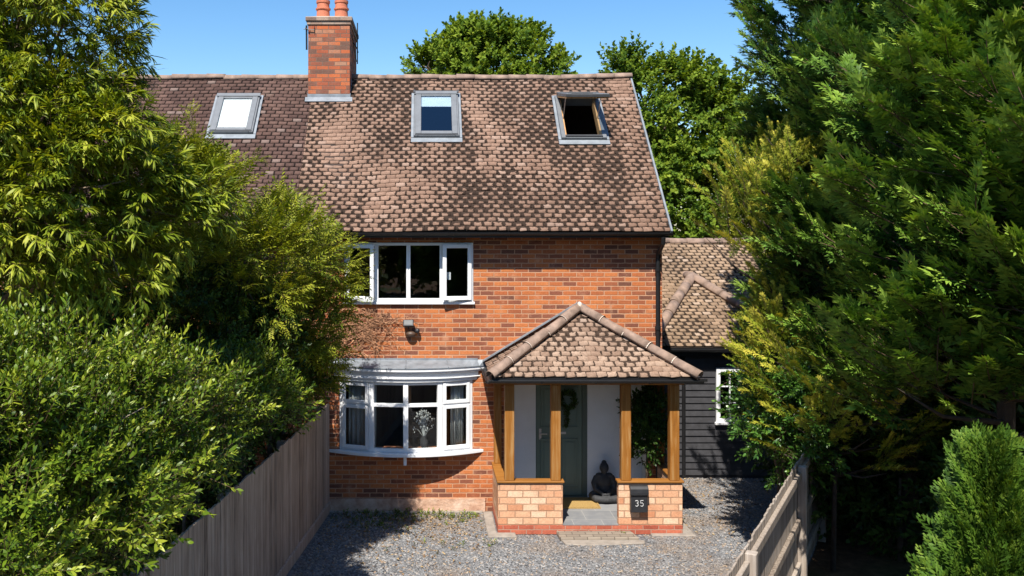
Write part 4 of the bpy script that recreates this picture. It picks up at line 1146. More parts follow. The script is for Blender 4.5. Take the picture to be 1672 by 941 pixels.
def U(a, b): return float(RNG.uniform(a, b))
def fan_spray(nl=9, L=0.15, W=0.024, droop=0.35, spread=1.1, twigL=0.16):
    """a twig with long narrow leaves hanging from its end"""
    s = Spray(); s.twig((0, 0, 0), (0, twigL, -0.01), 0.003, 0.0015)
    for i in range(nl):
        t = U(0.25, 1.0); a = U(-spread, spread); e = U(-0.7, 0.35)
        d = (math.sin(a)*math.cos(e), math.cos(a)*math.cos(e), math.sin(e))
        s.add(leaf(L*U(0.65, 1.15), W*U(0.8, 1.2), droop*U(0.3, 1.8), 0.2, (0.85, 0.8)), (0, twigL*t, -0.01*t), d, (U(-.5, .5), U(-.3, .3), 1), U(0, 1))
    return s.arr()
def pair_spray(nl=12, L=0.065, W=0.028, twigL=0.22, droop=0.15, lift=0.35):
    """a shoot with leaves along it in pairs, a tuft at the tip"""
    s = Spray(); s.twig((0, 0, 0), (0, twigL, 0), 0.003, 0.0012)
    base = U(0, 6.28)
    for i in range(nl):
        t = 0.15+0.85*i/(nl-1); a = base + i*2.4 + U(-.3, .3)
        out = lift + 0.9*(1-t)
        d = (math.cos(a)*out, 0.55+0.5*t, math.sin(a)*out)
        up = (-math.cos(a)*0.7, 0.9, -math.sin(a)*0.7+0.6)
        s.add(leaf(L*U(0.7, 1.15)*(1-0.3*max(0, t-0.8)/0.2), W*U(0.85, 1.15), droop*U(0, 2), 0.15), (0, twigL*t, 0), d, up, U(0, 1))
    return s.arr()
def pinnate_spray(nl=11, L=0.05, W=0.016, twigL=0.2):
    s = Spray(); c = U(-.3, .3)
    s.twig((0, 0, 0), (c*twigL*0.4, twigL, -0.03), 0.002, 0.001)
    for i in range(nl):
        t = 0.2+0.8*(i//2)/max(1, (nl-1)//2); sd = 1 if i % 2 else -1
        p = (c*twigL*0.4*t, twigL*t, -0.03*t*t)
        if i == nl-1: d = (c, 1, -.2)
        else: d = (sd*0.9, 0.7, U(-.35, .15))
        s.add(leaf(L*U(0.8, 1.15), W*U(0.85, 1.2), 0.25*U(0, 2), 0.15), p, d, (U(-.3, .3), U(-.2, .2), 1), U(0, 1))
    return s.arr()
def frond_spray(L=0.34, nside=8, W=0.016, droop=0.3, sub=3, flat=0.12):
    """flattened conifer spray: side shoots each with short finger tips"""
    s = Spray()
    for i in range(nside*2+1):
        t = 0.08 + 0.9*(i//2)/nside; sd = 1 if i % 2 else -1
        p = np.array((0, L*t, -droop*L*t*t))
        sl = L*0.42*(1-t)**0.8*U(0.75, 1.15) + 0.03
        ang = 0.85-0.35*t
        d = np.array((sd*math.sin(ang), math.cos(ang), -droop*t+U(-flat, flat)*2)) if i < nside*2 else np.array((0, 1, -droop*2))
        d = d/np.linalg.norm(d); up = (U(-.25, .25), U(-.25, .25), 1)
        tn = U(0, .55)+0.4*t
        s.add(needle(sl, W*1.25, 0.15), p, d, up, tn)
        for k in range(sub):
            q = p + d*sl*(0.3+0.6*k/max(1, sub)); kd = np.array((d[0]*0.55 + (0.75 if k % 2 else -0.35)*sd*-1*0.6, d[1]*0.9+0.3, d[2]-0.1+U(-flat, flat)))
            s.add(needle(sl*0.5*U(.7, 1.2), W, 0.1), q, kd, up, min(1, tn+U(0, .2)))
    return s.arr()

def plume(L=0.55, n=24, sp=0.10, W=0.017, droop=0.1, width=0.5, fingers=6):
    """a feathery conifer branchlet: finger-tipped sprigs either side of a twig, palest at the end"""
    s = Spray(); pts = [np.array((0, L*t, L*(-droop*t+droop*1.6*t*t))) for t in np.linspace(0, 1, 5)]
    for a, b in zip(pts[:-1], pts[1:]): s.twig(a, b, 0.004, 0.003)
    for i in range(n):
        t = 0.12+0.88*i/(n-1); sd = 1 if i % 2 else -1
        c = np.array((0, L*t, L*(-droop*t+droop*1.6*t*t)))
        wd = L*width*(1.05-t)*U(0.1, 1.0)
        a = 0.95-0.6*t+U(-.2, .2)
        d = np.array((sd*math.sin(a), math.cos(a), U(-.25, .35)+0.2*t)); d /= np.linalg.norm(d)
        p = c + d*wd
        up = np.array((U(-.3, .3), U(-.4, .1), 1.0)); B = basis(np.array([d]), np.array([up]))[0]
        tn = 0.05+0.8*t+0.25*wd/(L*width)*0.6+U(-.15, .15)
        k = fingers
        for f in range(k):
            fa = (f/(k-1)-0.5)*2.0; fl_ = sp*(1.15-0.45*abs(fa))*U(.75, 1.2)
            fd = B[:, 0]*math.sin(fa)+B[:, 1]*math.cos(fa)+B[:, 2]*U(-.2, .3)
            s.add(needle(fl_, W*U(.8, 1.2), 0.12), p + d*U(-.02, .02), fd, up, min(1.0, max(0.0, tn+U(-.12, .12))))
    return s.arr()

def place(tpls, P, D, UP, S, tshift=0.0, trange=0.35, tspread=None):
    """copies the templates to points P along directions D; returns verts, tris, tints"""
    n = len(P); k = RNG.integers(0, len(tpls), n); V, T, Tn, off = [], [], [], 0
    ts = RNG.uniform(-trange, trange, n) + tshift
    for j, (v, t, tn) in enumerate(tpls):
        m = np.where(k == j)[0]
        if not len(m): continue
        B = basis(D[m], UP[m])
        vv = np.einsum('nij,vj->nvi', B, v)*S[m][:, None, None] + P[m][:, None, :]
        tt = t[None]+ (np.arange(len(m))*len(v))[:, None, None] + off
        tv = np.where(tn[None] > 1.5, 2.0, np.clip((tn[None]*0.6+0.2 if tspread is None else tn[None]*tspread+(1-tspread)/2)+ts[m][:, None], 0, 1))
        V.append(vv.reshape(-1, 3)); T.append(tt.reshape(-1, 3)); Tn.append(tv.ravel()); off += len(m)*len(v)
    return np.concatenate(V), np.concatenate(T), np.concatenate(Tn)
def join(parts):
    V, T, t, o = [], [], [], 0
    for v, tr, tn in parts: V.append(v); T.append(tr+o); t.append(tn); o += len(v)
    return np.concatenate(V), np.concatenate(T), np.concatenate(t)

def sph(n):
    v = RNG.normal(size=(n, 3)); return nrmz(v)
def clump_crown(blobs, dens, clump_r, per, tpls, size, up_bias=0.35, droop=0.0, inner=0.25, squash=1.0, fill=0.5, out_bias=1.0):
    """blobs: (centre, radius). Clumps sit over each blob's uneven skin and sprays radiate from every clump; a looser fill sits inside."""
    P, D, UPV = [], [], []
    cs = np.array([np.array(b[0]) for b in blobs]); rs = np.array([b[1] for b in blobs])
    for c, r in zip(cs, rs):
        nc = max(6, int(dens*4*math.pi*r*r))
        d = sph(nc); d[:, 2] = np.where((d[:, 2] < -0.55) & (RNG.random(nc) < 0.5), -d[:, 2], d[:, 2])
        rr = r*RNG.uniform(0.72, 1.06, nc)
        q = c + d*rr[:, None]*np.array([1, 1, squash])
        ins = (np.linalg.norm(q[:, None]-cs[None], axis=-1) < rs[None]*0.62).any(1)
        q, d = q[~ins], d[~ins]
        for ci, di in zip(q, d):
            cr = clump_r*U(0.55, 1.35)
            m = max(3, int(per*(cr/clump_r)**2))
            e = nrmz(sph(m) + di*0.75*out_bias + np.array([0, 0, up_bias]))
            P.append(ci + e*cr*RNG.uniform(0.15, 0.9, (m, 1))); 
            dd = nrmz(e + di*0.5 + RNG.normal(0, 0.35, (m, 3)) + np.array([0, 0, up_bias*0.6-droop]))
            D.append(dd); UPV.append(nrmz(np.array([0, 0, 1.0]) + e*0.5 + RNG.normal(0, 0.25, (m, 3))))
        nf = int(fill*per*nc*inner)
        if nf:
            e = sph(nf)*(RNG.uniform(0.15, 0.8, (nf, 1)))*r
            P.append(c+e); D.append(nrmz(e+RNG.normal(0, .4, (nf, 3))*r)); UPV.append(nrmz(np.array([0, 0, 1.0])+RNG.normal(0, .4, (nf, 3))))
    P, D, UPV = np.concatenate(P), np.concatenate(D), np.concatenate(UPV)
    S = size*RNG.uniform(0.7, 1.25, len(P))
    return place(tpls, P, D, UPV, S)

def limbs(mb, base, top, r, blobs, seed, sub=3):
    rnd = random.Random(seed)
    base, top = Vector(base), Vector(top)
    mid = base.lerp(top, 0.5) + Vector((rnd.uniform(-.1, .1), rnd.uniform(-.1, .1), 0))
    mb.tube([base, base.lerp(mid, 0.5), mid, top], [r*1.25, r, r*0.8, r*0.45], 10)
    for c, br_ in blobs:
        c = Vector(c); s = mid.lerp(top, rnd.random())
        m = s.lerp(c, 0.5) + Vector((rnd.uniform(-.2, .2), rnd.uniform(-.2, .2), 0.15))
        mb.tube([s, m, c], [r*0.45, r*0.3, r*0.15], 7)
        for k in range(sub):
            e = c + Vector((rnd.gauss(0, 1), rnd.gauss(0, 1), rnd.gauss(0.2, 1))).normalized()*br_*0.85
            h = c.lerp(e, 0.5) + Vector((rnd.uniform(-.1, .1), rnd.uniform(-.1, .1), rnd.uniform(0, .12)))
            mb.tube([m.lerp(c, 0.6), h, e], [r*0.14, r*0.09, r*0.03], 5)
def B_(px, py, d, r): return (tuple(at(px, py, d)), r)

M['willow'] = leaf_mat('willow_leaf', (0.06, 0.105, 0.007), (0.20, 0.255, 0.014), (0.42, 0.43, 0.045), 0.5, 0.28)
M['acacia'] = leaf_mat('feathery_shrub_leaf', (0.06, 0.10, 0.007), (0.22, 0.26, 0.015), (0.46, 0.45, 0.05), 0.55, 0.28)
M['privet'] = leaf_mat('privet_leaf', (0.03, 0.07, 0.005), (0.12, 0.19, 0.010), (0.38, 0.42, 0.04), 0.42, 0.18, 0.35)
M['deep'] = leaf_mat('evergreen_and_shade_leaf', (0.014, 0.036, 0.006), (0.036, 0.078, 0.011), (0.09, 0.155, 0.02), 0.5, 0.15)  # dark colour holds the hedges' shade; also plain leaf for bay tree and wreath
M['conifer'] = leaf_mat('dark_conifer', (0.02, 0.058, 0.012), (0.09, 0.19, 0.028), (0.26, 0.38, 0.06), 0.6, 0.14, 0.3, patch=0.8)
M['near_conifer'] = leaf_mat('green_conifer', (0.022, 0.06, 0.008), (0.11, 0.215, 0.022), (0.31, 0.43, 0.055), 0.6, 0.12, 0.3, patch=0.9)
M['golden'] = leaf_mat('golden_conifer', (0.05, 0.11, 0.008), (0.28, 0.32, 0.025), (0.72, 0.62, 0.10), 0.6, 0.16, 0.3, patch=1.6)
M['laurel'] = leaf_mat('laurel_leaf', (0.03, 0.09, 0.012), (0.07, 0.17, 0.022), (0.15, 0.26, 0.035), 0.35, 0.22, 0.55)
M['thuja'] = leaf_mat('thuja_spray', (0.022, 0.06, 0.007), (0.08, 0.165, 0.014), (0.22, 0.31, 0.035), 0.6, 0.25, 0.3, patch=3)
M['maple'] = leaf_mat('broadleaf', (0.045, 0.095, 0.010), (0.135, 0.21, 0.018), (0.27, 0.335, 0.035), 0.6, 0.3, 0.15, patch=0.5)
M['dark_bark'] = plain('shaded_conifer_bark', (0.05, 0.035, 0.026), 0.95, 0.35, 12, bump=0.01)  # bark darkened in colour for the shade under the conifers

def finish(name, label, cat, base, crown, mat, trunk_mb, bark, group=None, crown_name='crown'):
    t = thing(name, label, cat, base, group)
    np_mesh(crown_name, crown[0], crown[1], mat, t, tint=crown[2])
    if trunk_mb is not None: trunk_mb.build('trunk', bark, t, smooth=True)
    return t

def behind_fence(bl, gap=0.2):
    """moves blobs back from the drive so they spill to the fence top and not far over it"""
    out = []
    for c, r in bl:
        c = Vector(c); d = c.y + CAM_D
        px, py = CX + c.x*F_PX/d, HY + (CAM_H-c.z)*F_PX/d
        need = (r+gap)*F_PX/d
        dist = -((px-300)*0.659+(py-868)*0.752)
        if dist < need: px -= (need-dist)*0.659*0.8; py -= (need-dist)*0.752*1.26
        out.append(B_(px, py, d, r))
    return out

# tall narrow-leaved tree, upper left
def willow():
    bl = [B_(20, 60, 8.3, .88), B_(90, 85, 8.1, .58), B_(40, -50, 8.4, .78), B_(125, 205, 8.0, .46), B_(20, 230, 8.0, .75), B_(150, 280, 8.0, .38),
          B_(115, 330, 7.8, .55), B_(0, 390, 7.6, .6), B_(-140, 90, 8.6, 1.1), B_(-140, 330, 8.2, 1.0), B_(215, 335, 8.4, .42), B_(255, 375, 8.5, .32), B_(165, 415, 8.1, .40), B_(300, 345, 8.7, .22)]
    tp = [fan_spray(int(U(10, 15)), U(.085, .125), U(.015, .020), U(.15, .4)) for _ in range(10)]
    cr = clump_crown(bl, 7.5, 0.27, 21, tp, 1.0, up_bias=0.25, droop=0.35, inner=0.3)
    base = at(-60, 400, 8.8); base.z = 0
    mb = MB(); limbs(mb, base, at(0, 40, 8.5), 0.13, bl, 3, 4)
    finish('willow_tree', 'tall yellow-green tree with long narrow drooping leaves at upper left', 'tree', base, cr, M['willow'], mb, M['bark_pale'])
willow()
def acacia():
    bl = [B_(320, 375, 11.2, .78), B_(425, 430, 11.6, .68), B_(490, 455, 12.3, .50), B_(532, 442, 12.9, .36), B_(385, 470, 11.3, .68), B_(480, 545, 12.4, .55), B_(285, 290, 11.0, .28),
          B_(500, 600, 12.9, .38), B_(250, 440, 10.7, .70), B_(538, 500, 13.0, .33), B_(240, 300, 10.6, .32)]
    tp = [pinnate_spray(int(U(9, 14)), U(.045, .062), U(.014, .02), U(.17, .24)) for _ in range(8)]
    cr = clump_crown(bl, 7.0, 0.26, 24, tp, 1.1, up_bias=0.5, droop=0.1, inner=0.25)
    # a few long shoots that reach out over the roof
    sh = [(at(360, 300, 11.3), at(425, 258, 11.5)), (at(320, 280, 11.2), at(310, 175, 11.2)), (at(290, 270, 11.0), at(262, 190, 11.0)), (at(520, 420, 12.8), at(590, 395, 13.0)), (at(450, 350, 11.8), at(520, 320, 12.0))]
    P, D = [], []
    mb = MB()
    for a, b in sh:
        mb.tube([a, a.lerp(b, .5)+Vector((0, 0, .05)), b], [.012, .008, .004], 5)
        for i in range(26):
            t = U(.15, 1); p = a.lerp(b, t) + Vector((0, 0, .05*(1-abs(2*t-1)))); P.append(p); d = (b-a).normalized() + Vector(RNG.normal(0, .6, 3)); D.append(d)
    cr = join([cr, place(tp, np.array(P), np.array(D), np.tile([0., 0, 1.], (len(P), 1)), np.full(len(P), .8))])
    base = at(380, 700, 11.8); base.z = 0
    limbs(mb, base, at(390, 420, 11.6), 0.09, bl, 5, 4)
    finish('feathery_shrub', 'big olive-green feathery shrub leaning towards the upper window and roof', 'shrub', base, cr, M['acacia'], mb, M['bark'])
acacia()
def privet():
    bl = [B_(40, 740, 6.1, .52), B_(140, 725, 6.6, .45), B_(215, 770, 6.9, .42), B_(310, 735, 8.2, .36), B_(390, 715, 9.5, .32), B_(90, 820, 6.1, .58), B_(195, 860, 6.3, .33), B_(0, 900, 5.6, .6),
          B_(-60, 740, 5.8, .58), B_(260, 810, 7.1, .25), B_(445, 680, 10.6, .32), B_(235, 680, 7.4, .34), B_(120, 910, 5.9, .38), B_(320, 670, 8.8, .34), B_(50, 650, 6.3, .26), B_(190, 640, 7.0, .26)]
    bl = behind_fence(bl, 0.26)
    tp = [pair_spray(int(U(11, 17)), U(.05, .075), U(.017, .026), U(.17, .29)) for _ in range(9)]
    cr = clump_crown(bl, 7.5, 0.24, 22, tp, 1.0, up_bias=0.75, inner=0.3)
    base = at(60, 800, 6.4); base.z = 0
    mb = MB()
    for k, c in enumerate(bl):
        c_ = Vector(c[0]); g = Vector((min(c_.x-0.25, FL(c_.y)-.35), c_.y+0.1, 0)); mb.tube([g, g+Z*c_.z*.6, c_], [.03, .02, .01], 6)
    mb.tube([at(165, 740, 6.1), at(190, 690, 6.0), at(235, 665, 6.1)], [.006, .005, .003], 5)
    finish('privet_hedge', 'bright green broad-leaved hedge spilling over the left fence', 'hedge', base, cr, M['privet'], mb, M['bark_pale'], crown_name='foliage')
privet()
def back_hedge():  # leaf colour kept dark to give the shade below the overhanging shrub
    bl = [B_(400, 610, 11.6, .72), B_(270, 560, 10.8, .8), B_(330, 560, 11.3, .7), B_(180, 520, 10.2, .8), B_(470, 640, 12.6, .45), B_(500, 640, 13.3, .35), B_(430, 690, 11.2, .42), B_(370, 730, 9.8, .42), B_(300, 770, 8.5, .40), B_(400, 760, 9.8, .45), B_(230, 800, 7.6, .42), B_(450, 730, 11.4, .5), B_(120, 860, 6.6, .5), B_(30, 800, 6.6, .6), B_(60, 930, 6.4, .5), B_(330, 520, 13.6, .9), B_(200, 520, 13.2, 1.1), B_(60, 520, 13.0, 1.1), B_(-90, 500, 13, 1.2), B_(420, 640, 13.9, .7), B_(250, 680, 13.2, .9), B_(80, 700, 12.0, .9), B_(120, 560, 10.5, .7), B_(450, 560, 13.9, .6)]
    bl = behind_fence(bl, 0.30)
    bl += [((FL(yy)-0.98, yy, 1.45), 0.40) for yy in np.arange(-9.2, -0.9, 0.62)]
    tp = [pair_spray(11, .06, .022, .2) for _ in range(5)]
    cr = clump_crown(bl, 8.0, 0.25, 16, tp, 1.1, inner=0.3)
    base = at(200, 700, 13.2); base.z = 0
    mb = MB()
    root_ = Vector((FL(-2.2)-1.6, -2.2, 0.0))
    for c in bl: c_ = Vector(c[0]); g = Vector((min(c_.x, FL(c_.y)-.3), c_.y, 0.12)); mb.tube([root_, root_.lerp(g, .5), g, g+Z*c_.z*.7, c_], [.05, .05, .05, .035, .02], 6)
    finish('shade_toned_hedge', 'hedge coloured deep green for the shade in the gap between the left shrubs and the house', 'hedge', base, cr, M['deep'], mb, M['bark'], crown_name='foliage')
back_hedge()

# conifers
def bough(L, fr, nf, rise=0.15, tip=0.25, wig=0.1):
    """branch along +Y made of fronds on its outer part, curving up to the tip"""
    P, D, S, UPV = [], [], [], []
    for i in range(nf):
        t = 0.38+0.62*((i+RNG.random())/nf)**0.85
        c = np.array((0, L*t, L*(-rise*t+ (rise+tip)*t*t)))
        sd = RNG.choice((-1, 1)); side = U(0, 1)**0.7*L*0.34*(1.12-t)
        a = U(0.35, 1.0)*(1-0.55*t)
        p = c + np.array((sd*side, side*0.45, U(-.05, .05)*L))
        P.append(p); D.append((sd*math.sin(a), math.cos(a), U(-.3, .6)+tip*t)); S.append(U(.65, 1.25)*(1.05-0.3*t)); UPV.append((U(-.4, .4), U(-.6, .1), 1))
    return place(fr, np.array(P), np.array(D, float), np.array(UPV, float), np.array(S), 0, 0.12, 1.0)
def conifer(base, H, prof, fr, n, lo=0.1, az=None, up0=0.15, Lb=(0.8, 1.2), nf=46, rise=0.15, tip=0.25, gold=None):
    """trunk with boughs all round it; prof(h) gives the reach at height h"""
    base = Vector(base)
    bt = [bough(1.0, fr, nf, rise, tip) for _ in range(6)]
    P, D, S, UPV, mb = [], [], [], [], MB()
    mb.tube([base, base+Vector((.05, .03, H*.5)), base+Vector((0, 0, H))], [0.012*H, 0.008*H, 0.01], 10)
    for i in range(n):
        h = lo*H + (H-lo*H)*((i+RNG.random())/n)**1.0
        a = i*2.39996 + U(-.4, .4)
        r = prof(h)*U(*Lb)
        if r < 0.1: r = 0.1
        e = up0 + 0.5*(h/H)**2 + U(-.15, .15)
        P.append(np.array(base)+np.array((0, 0, h))); D.append((math.cos(a)*math.cos(e), math.sin(a)*math.cos(e), math.sin(e))); S.append(r); UPV.append((U(-.2, .2), U(-.2, .2), 1))
        if i % 2 == 0:
            p = Vector(P[-1]); d = Vector(D[-1]); mb.tube([p, p+d*r*.5-Z*r*.03, p+d*r*.85+Z*r*.06], [.014+.01*r, .008+.006*r, .004], 5)
    cr = place(bt, np.array(P), np.array(D, float), np.array(UPV, float), np.array(S), 0, 0.15, 1.0)
    return cr, mb
FR_BIG = [plume(U(.34, .46), 20, .078, .022, U(.0, .2), .45) for _ in range(6)]
FR_NEAR = [plume(U(.28, .38), 20, .066, .018, U(.0, .2), .45) for _ in range(6)]
def dark_conifers():
    b = at(1368, 372, 14.8); b.z = 0
    cr, mb = conifer(b, 12.5, lambda h: 0.25+min(1.05 if h > 4.6 else 0.75, (12.5-h)*0.22), FR_BIG, 165, 0.16, tip=.3, up0=0.15, nf=26)
    finish('dark_conifer', 'tall dark blue-green conifer standing behind the golden one, tallest against the sky', 'conifer', b, cr, M['conifer'], mb, M['dark_bark'], 'conifers right of the drive')
    b = at(1490, 372, 12.8); b.z = 0
    cr, mb = conifer(b, 12.0, lambda h: 0.3+min(1.35, (12-h)*0.3), FR_BIG, 150, 0.2, tip=.3, up0=0.15, nf=26)
    finish('dark_conifer', 'dark conifer in the middle of the right-hand trees, between two taller neighbours', 'conifer', b, cr, M['conifer'], mb, M['dark_bark'], 'conifers right of the drive')
    b = at(1640, 372, 9.6); b.z = 0
    cr, mb = conifer(b, 8.8, lambda h: 0.25+min(1.4, (8.8-h)*0.42), FR_NEAR, 150, 0.27, tip=.35, up0=0.12, nf=26, Lb=(0.6, 1.3))
    finish('green_conifer', 'near mid-green conifer with bare brown twigs showing at the right edge', 'conifer', b, cr, M['near_conifer'], mb, M['dark_bark'], 'conifers right of the drive')
    b = at(1900, 372, 8.2); b.z = 0
    cr, mb = conifer(b, 10, lambda h: 0.3+min(1.5, (10-h)*0.3), FR_NEAR, 150, 0.28, nf=26)
    finish('green_conifer', 'conifer mostly outside the picture behind the small bright thuja', 'conifer', b, cr, M['near_conifer'], mb, M['dark_bark'], 'conifers right of the drive')
dark_conifers()
def golden():
    fr = [plume(U(.36, .5), 22, .075, .015, U(-.25, .05), .32) for _ in range(5)]
    b = at(1275, 372, 13.4); b.z = 0
    cr, mb = conifer(b, 5.8, lambda h: 0.15+min(1.0 if h > 3.4 else 0.6, (6.0-h)*0.5), fr, 74, 0.36, up0=0.4, tip=.5, nf=12, Lb=(0.5, 1.4))
    finish('golden_conifer', 'yellow-tipped conifer with upswept golden sprays beside the annexe roof', 'conifer', b, cr, M['golden'], mb, M['dark_bark'], 'conifers right of the drive')
    b = at(1360, 372, 12.4); b.z = 0
    cr, mb = conifer(b, 3.1, lambda h: 0.2+min(0.85, (3.3-h)*0.7), fr, 50, 0.40, up0=0.15, tip=.35, nf=12, Lb=(0.6, 1.35))
    finish('golden_conifer', 'low yellow-green conifer hanging over the far end of the right fence', 'conifer', b, cr, M['golden'], mb, M['dark_bark'], 'conifers right of the drive')
golden()
def laurel():
    bl = [B_(1285, 650, 12.9, .52), B_(1270, 700, 12.8, .42), B_(1300, 735, 12.6, .34), B_(1240, 605, 13.6, .30), B_(1340, 670, 12.7, .5), B_(1245, 665, 13.0, .28)]
    tp = [pair_spray(int(U(9, 13)), U(.075, .10), U(.024, .032), U(.18, .25)) for _ in range(6)]
    cr = clump_crown(bl, 11, 0.22, 15, tp, 1.0, up_bias=0.2, droop=0.1, inner=0.25)
    base = at(1300, 700, 13.4); base.z = 0
    mb = MB()
    for c in bl: c_ = Vector(c[0]); mb.tube([base, base.lerp(c_, .6), c_], [.04, .025, .01], 6)
    finish('laurel_bush', 'glossy green laurel bush hiding the annexe window edge at the fence end', 'shrub', base, cr, M['laurel'], mb, M['bark'])
laurel()
def under_hedge():  # dark leaf colour fills in the blackness of the shade below the conifers
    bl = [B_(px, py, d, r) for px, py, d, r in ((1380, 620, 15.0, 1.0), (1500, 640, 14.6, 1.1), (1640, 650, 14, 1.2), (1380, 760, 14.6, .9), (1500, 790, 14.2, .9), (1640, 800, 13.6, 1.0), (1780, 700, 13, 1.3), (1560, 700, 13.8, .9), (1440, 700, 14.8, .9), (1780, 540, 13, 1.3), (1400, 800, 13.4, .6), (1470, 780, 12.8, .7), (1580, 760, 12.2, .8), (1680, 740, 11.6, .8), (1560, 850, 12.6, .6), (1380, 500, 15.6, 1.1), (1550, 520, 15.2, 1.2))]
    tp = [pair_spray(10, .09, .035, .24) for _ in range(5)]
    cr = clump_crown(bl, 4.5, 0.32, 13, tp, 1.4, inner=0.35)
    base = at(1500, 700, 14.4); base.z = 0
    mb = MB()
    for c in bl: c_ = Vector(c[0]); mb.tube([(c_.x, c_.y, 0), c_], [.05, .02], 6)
    finish('shade_toned_hedge', 'hedge coloured black-green for the deep shade under the right-hand conifers', 'hedge', base, cr, M['deep'], mb, M['bark'], crown_name='foliage')
under_hedge()
def thuja(px, d, top, R0, label):
    fr = [frond_spray(U(.15, .20), 6, .012, U(-.05, .1), 2) for _ in range(5)]
    b = at(px, 372, d); b.z = 0; H = at(px, top, d).z
    n = 2600; h = RNG.uniform(0.03, 1, n)**0.85*H*0.96; a = RNG.uniform(0, 6.283, n)
    lob = 1+0.20*np.sin(a*5+h*3)+0.14*np.sin(a*9-h*5)+0.12*np.sin(a*3+h*7)
    r = R0*np.clip(1.0-(h/H)**1.7, 0.0, 1)*lob*RNG.uniform(0.72, 1.04, n)
    P = np.array(b)+np.stack([np.cos(a)*r, np.sin(a)*r, h], -1)
    D = np.stack([np.cos(a)*.55, np.sin(a)*.55, np.full(n, 1.0)], -1)+RNG.normal(0, .22, (n, 3))
    UPV = np.stack([-np.sin(a), np.cos(a), np.zeros(n)], -1)+RNG.normal(0, .5, (n, 3))
    cr = place(fr, P, D, UPV, RNG.uniform(.8, 1.5, n), 0, .3)
    mb = MB(); mb.tube([b, b+Vector((0, 0, H*.8))], [.05, .015], 8)
    finish('thuja', label, 'conifer', b, cr, M['thuja'], mb, M['bark'], 'clipped thujas by the right fence')
thuja(1612, 7.0, 722, .52, 'small bright green cone-shaped thuja in the lower right corner')
thuja(1735, 7.2, 740, .55, 'second bright green thuja cut by the right edge of the picture')
def back_tree(name, bl, base, label, seed, size=1.0):
    tp = [pair_spray(int(U(10, 14)), U(.15, .2), U(.09, .12), U(.4, .55), lift=.5) for _ in range(6)]
    cr = clump_crown(bl, 1.5, 0.55, 20, tp, size, up_bias=0.5, inner=0.25)
    mb = MB(); limbs(mb, base, Vector(bl[0][0])+Z*0.5, 0.22, bl, seed, 3)
    finish(name, label, 'tree', base, cr, M['maple'], mb, M['bark'], 'trees behind the roof')
g = at(800, 372, 35); g.z = 0
back_tree('broadleaf_tree', [B_(800, 135, 35, 1.8), B_(735, 130, 35, 1.05), B_(870, 128, 35, 1.1), B_(805, 95, 35, .9), B_(762, 98, 34.5, .7), B_(850, 98, 35.5, .75), B_(905, 128, 35, .6), B_(700, 118, 35, .5), B_(800, 220, 35, 2.4)], g, 'round green tree rising behind the middle of the ridge', 21)
g = at(1090, 372, 31); g.z = 0
back_tree('broadleaf_tree', [B_(1080, 200, 31, 1.6), B_(1130, 240, 31, 1.7), B_(1045, 150, 31, .75), B_(1100, 160, 31, .8), B_(1150, 180, 31, .7), B_(1022, 128, 31, .35), B_(1090, 330, 31, 2.0), B_(1190, 300, 31, 1.8), B_(1060, 260, 30.5, 1.3), B_(1140, 135, 31, .4), B_(1190, 200, 31, .8), B_(1170, 390, 30, 1.6)], g, 'green tree behind the right gable edge and annexe', 22)
def entrance_plants():
    bl = [((3.50, -0.42, 1.55), .20), ((3.58, -0.40, 1.30), .20), ((3.45, -0.45, 1.12), .16), ((3.40, -0.48, 1.75), .14), ((3.62, -0.38, 1.78), .15)]
    tp = [pair_spray(9, .07, .03, .16) for _ in range(4)]
    cr = clump_crown(bl, 60, 0.09, 7, tp, 1.0, inner=0.2)
    b = Vector((3.52, -0.42, 0.15))
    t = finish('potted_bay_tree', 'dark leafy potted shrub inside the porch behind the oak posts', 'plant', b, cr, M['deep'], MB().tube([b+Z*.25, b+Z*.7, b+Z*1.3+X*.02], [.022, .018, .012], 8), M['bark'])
    MB().lathe([(.11, 0), (.15, .26), (.165, .265), (.165, .30), (.145, .30), (.135, .24), (.02, .24)], b, 24).build('pot', M['stone_dark'], t, smooth=False)
    n = 150; a = RNG.uniform(0, 6.283, n); q = RNG.normal(0, .022, (n, 2)); c = np.array((2.36, 0.255, 1.78))
    rr = .125+q[:, 0]; P = c+np.stack([np.cos(a)*rr, -np.abs(q[:, 1])-0.01, np.sin(a)*rr], -1)
    D = np.stack([-np.sin(a), -.4+0*a, np.cos(a)], -1)+RNG.normal(0, .4, (n, 3))
    m = 40; P2 = c+np.stack([RNG.normal(.0, .02, m), np.full(m, -.02), RNG.uniform(-.42, -.12, m)], -1); D2 = np.stack([RNG.normal(0, .3, m), np.full(m, -.2), np.full(m, -1.)], -1)
    tp = [pair_spray(5, .055, .022, .06) for _ in range(4)]
    w = place(tp, np.concatenate([P, P2]), np.concatenate([D, D2]), np.tile([0., -1, .3], (n+m, 1)), np.full(n+m, .8))
    th = thing('wreath', 'dark leafy wreath with a trailing tail hung on the green door', 'wreath', (2.36, 0.255, 1.78))
    np_mesh('leaves', w[0], w[1], M['deep'], th, tint=w[2])
    ring = MB(); ring.tube([Vector((2.36+math.cos(2*math.pi*i/24)*.125, .245, 1.78+math.sin(2*math.pi*i/24)*.125)) for i in range(25)], .010, 6); ring.build('ring', M['bark'], th)
entrance_plants()
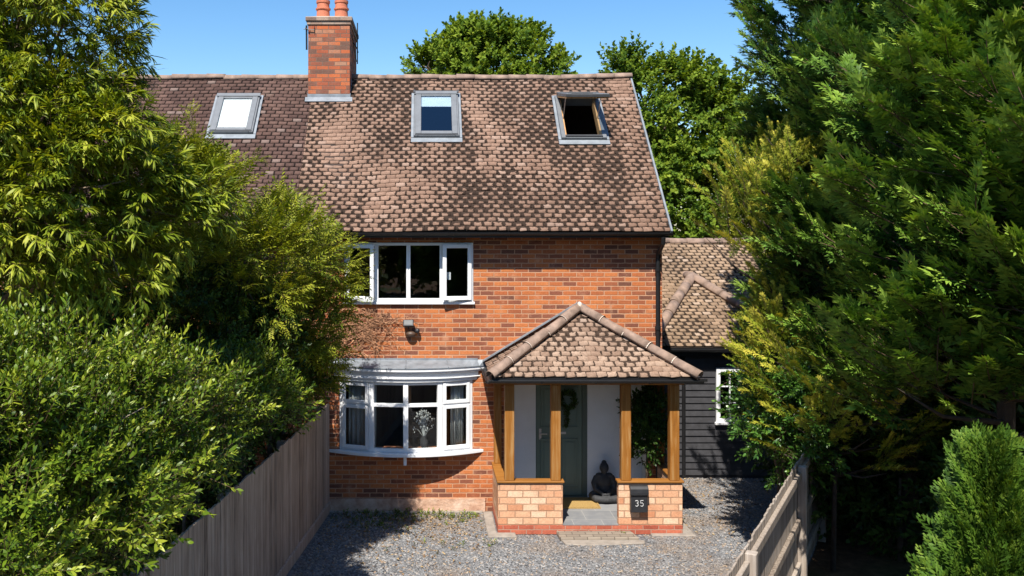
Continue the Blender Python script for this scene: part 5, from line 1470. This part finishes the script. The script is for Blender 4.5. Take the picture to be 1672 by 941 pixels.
def weeds():
    tp = [pair_spray(8, .05, .016, .09, lift=.6) for _ in range(4)]
    pts = []
    for (cx, cy_, s, n) in ((-0.7, -0.28, .35, 110), (0.0, -0.35, .35, 80), (-0.75, -0.8, .2, 40), (0.55, -0.3, .2, 40), (-0.4, -1.0, .15, 10), (0.6, -0.6, .12, 9), (0.95, -1.6, .06, 8), (2.95, -1.22, .05, 6), (3.96, -0.5, .05, 6), (0.2, -1.6, .5, 12), (-1.0, -0.5, .3, 20)):
        pts.append(np.stack([RNG.normal(cx, s, n), np.minimum(RNG.normal(cy_, s*.5, n), -0.15), np.full(n, 0.0)], -1))
    P = np.concatenate(pts); n = len(P)
    P = P[(P[:, 0] < 0.9) | (P[:, 1] < -1.18) | (P[:, 0] > 3.92)]; n = len(P)
    D = np.tile([0., 0, 1.], (n, 1))+RNG.normal(0, .45, (n, 3))
    w = place(tp, P, D, np.tile([.1, 1., 0], (n, 1)), RNG.uniform(.4, 1.0, n))
    o = np_mesh('weeds', w[0], w[1], M['privet'], None, tint=w[2])
    tag(o, 'sparse low weeds growing through the gravel', 'weeds', kind='stuff')
weeds()

def far_wood():
    bl = [((x, -46+RNG.uniform(-3, 3), RNG.uniform(2.5, 5.5)), RNG.uniform(2.6, 4.0)) for x in np.arange(-34, 36, 4.2)]
    tp = [pair_spray(9, .5, .3, 1.2, lift=.5) for _ in range(4)]
    cr = clump_crown(bl, .28, 1.2, 14, tp, 1.2, inner=.3)
    o = np_mesh('woods', cr[0], cr[1], M['maple'], None, tint=cr[2])
    tag(o, 'line of green trees across the road mirrored darkly in the window panes', 'woods', kind='stuff')
far_wood()

def litter():
    n = 1500
    y = -0.15-np.abs(RNG.normal(0, 1.1, n)); x = RNG.uniform(-1.7, 0.95, n)
    k = n//3; x[:k] = RNG.uniform(4.0, 6.2, k); y[:k] = RNG.uniform(-1.2, 1.9, k)
    ok = (x > -1.45+0.109*y) & (x < 4.6+(y+3.3)*0.5645) & ~((x > 0.9) & (x < 1.4) & (y > -1.4))
    x, y = x[ok], y[ok]; n = len(x); a = RNG.uniform(0, 6.283, n)
    s_ = Spray(); s_.add(leaf(.05, .026, .3, .25), (0, 0, 0), (0, 1, 0), (0, 0, 1), .5)
    tp = [s_.arr()]
    w = place(tp, np.stack([x, y, np.full(n, .022)], -1), np.stack([np.cos(a), np.sin(a), RNG.normal(0, .15, n)], -1), np.tile([0., 0, 1.], (n, 1))+RNG.normal(0, .25, (n, 3)), RNG.uniform(.6, 1.2, n), 0, .5)
    m = leaf_mat('fallen_leaf', (0.10, 0.055, 0.025), (0.26, 0.16, 0.075), (0.48, 0.37, 0.20), 0.8, 0.05)
    o = np_mesh('fallen_leaves', w[0], w[1], m, None, tint=w[2])
    tag(o, 'dry brown leaves scattered over the gravel by the house wall', 'leaves', kind='stuff')
litter()
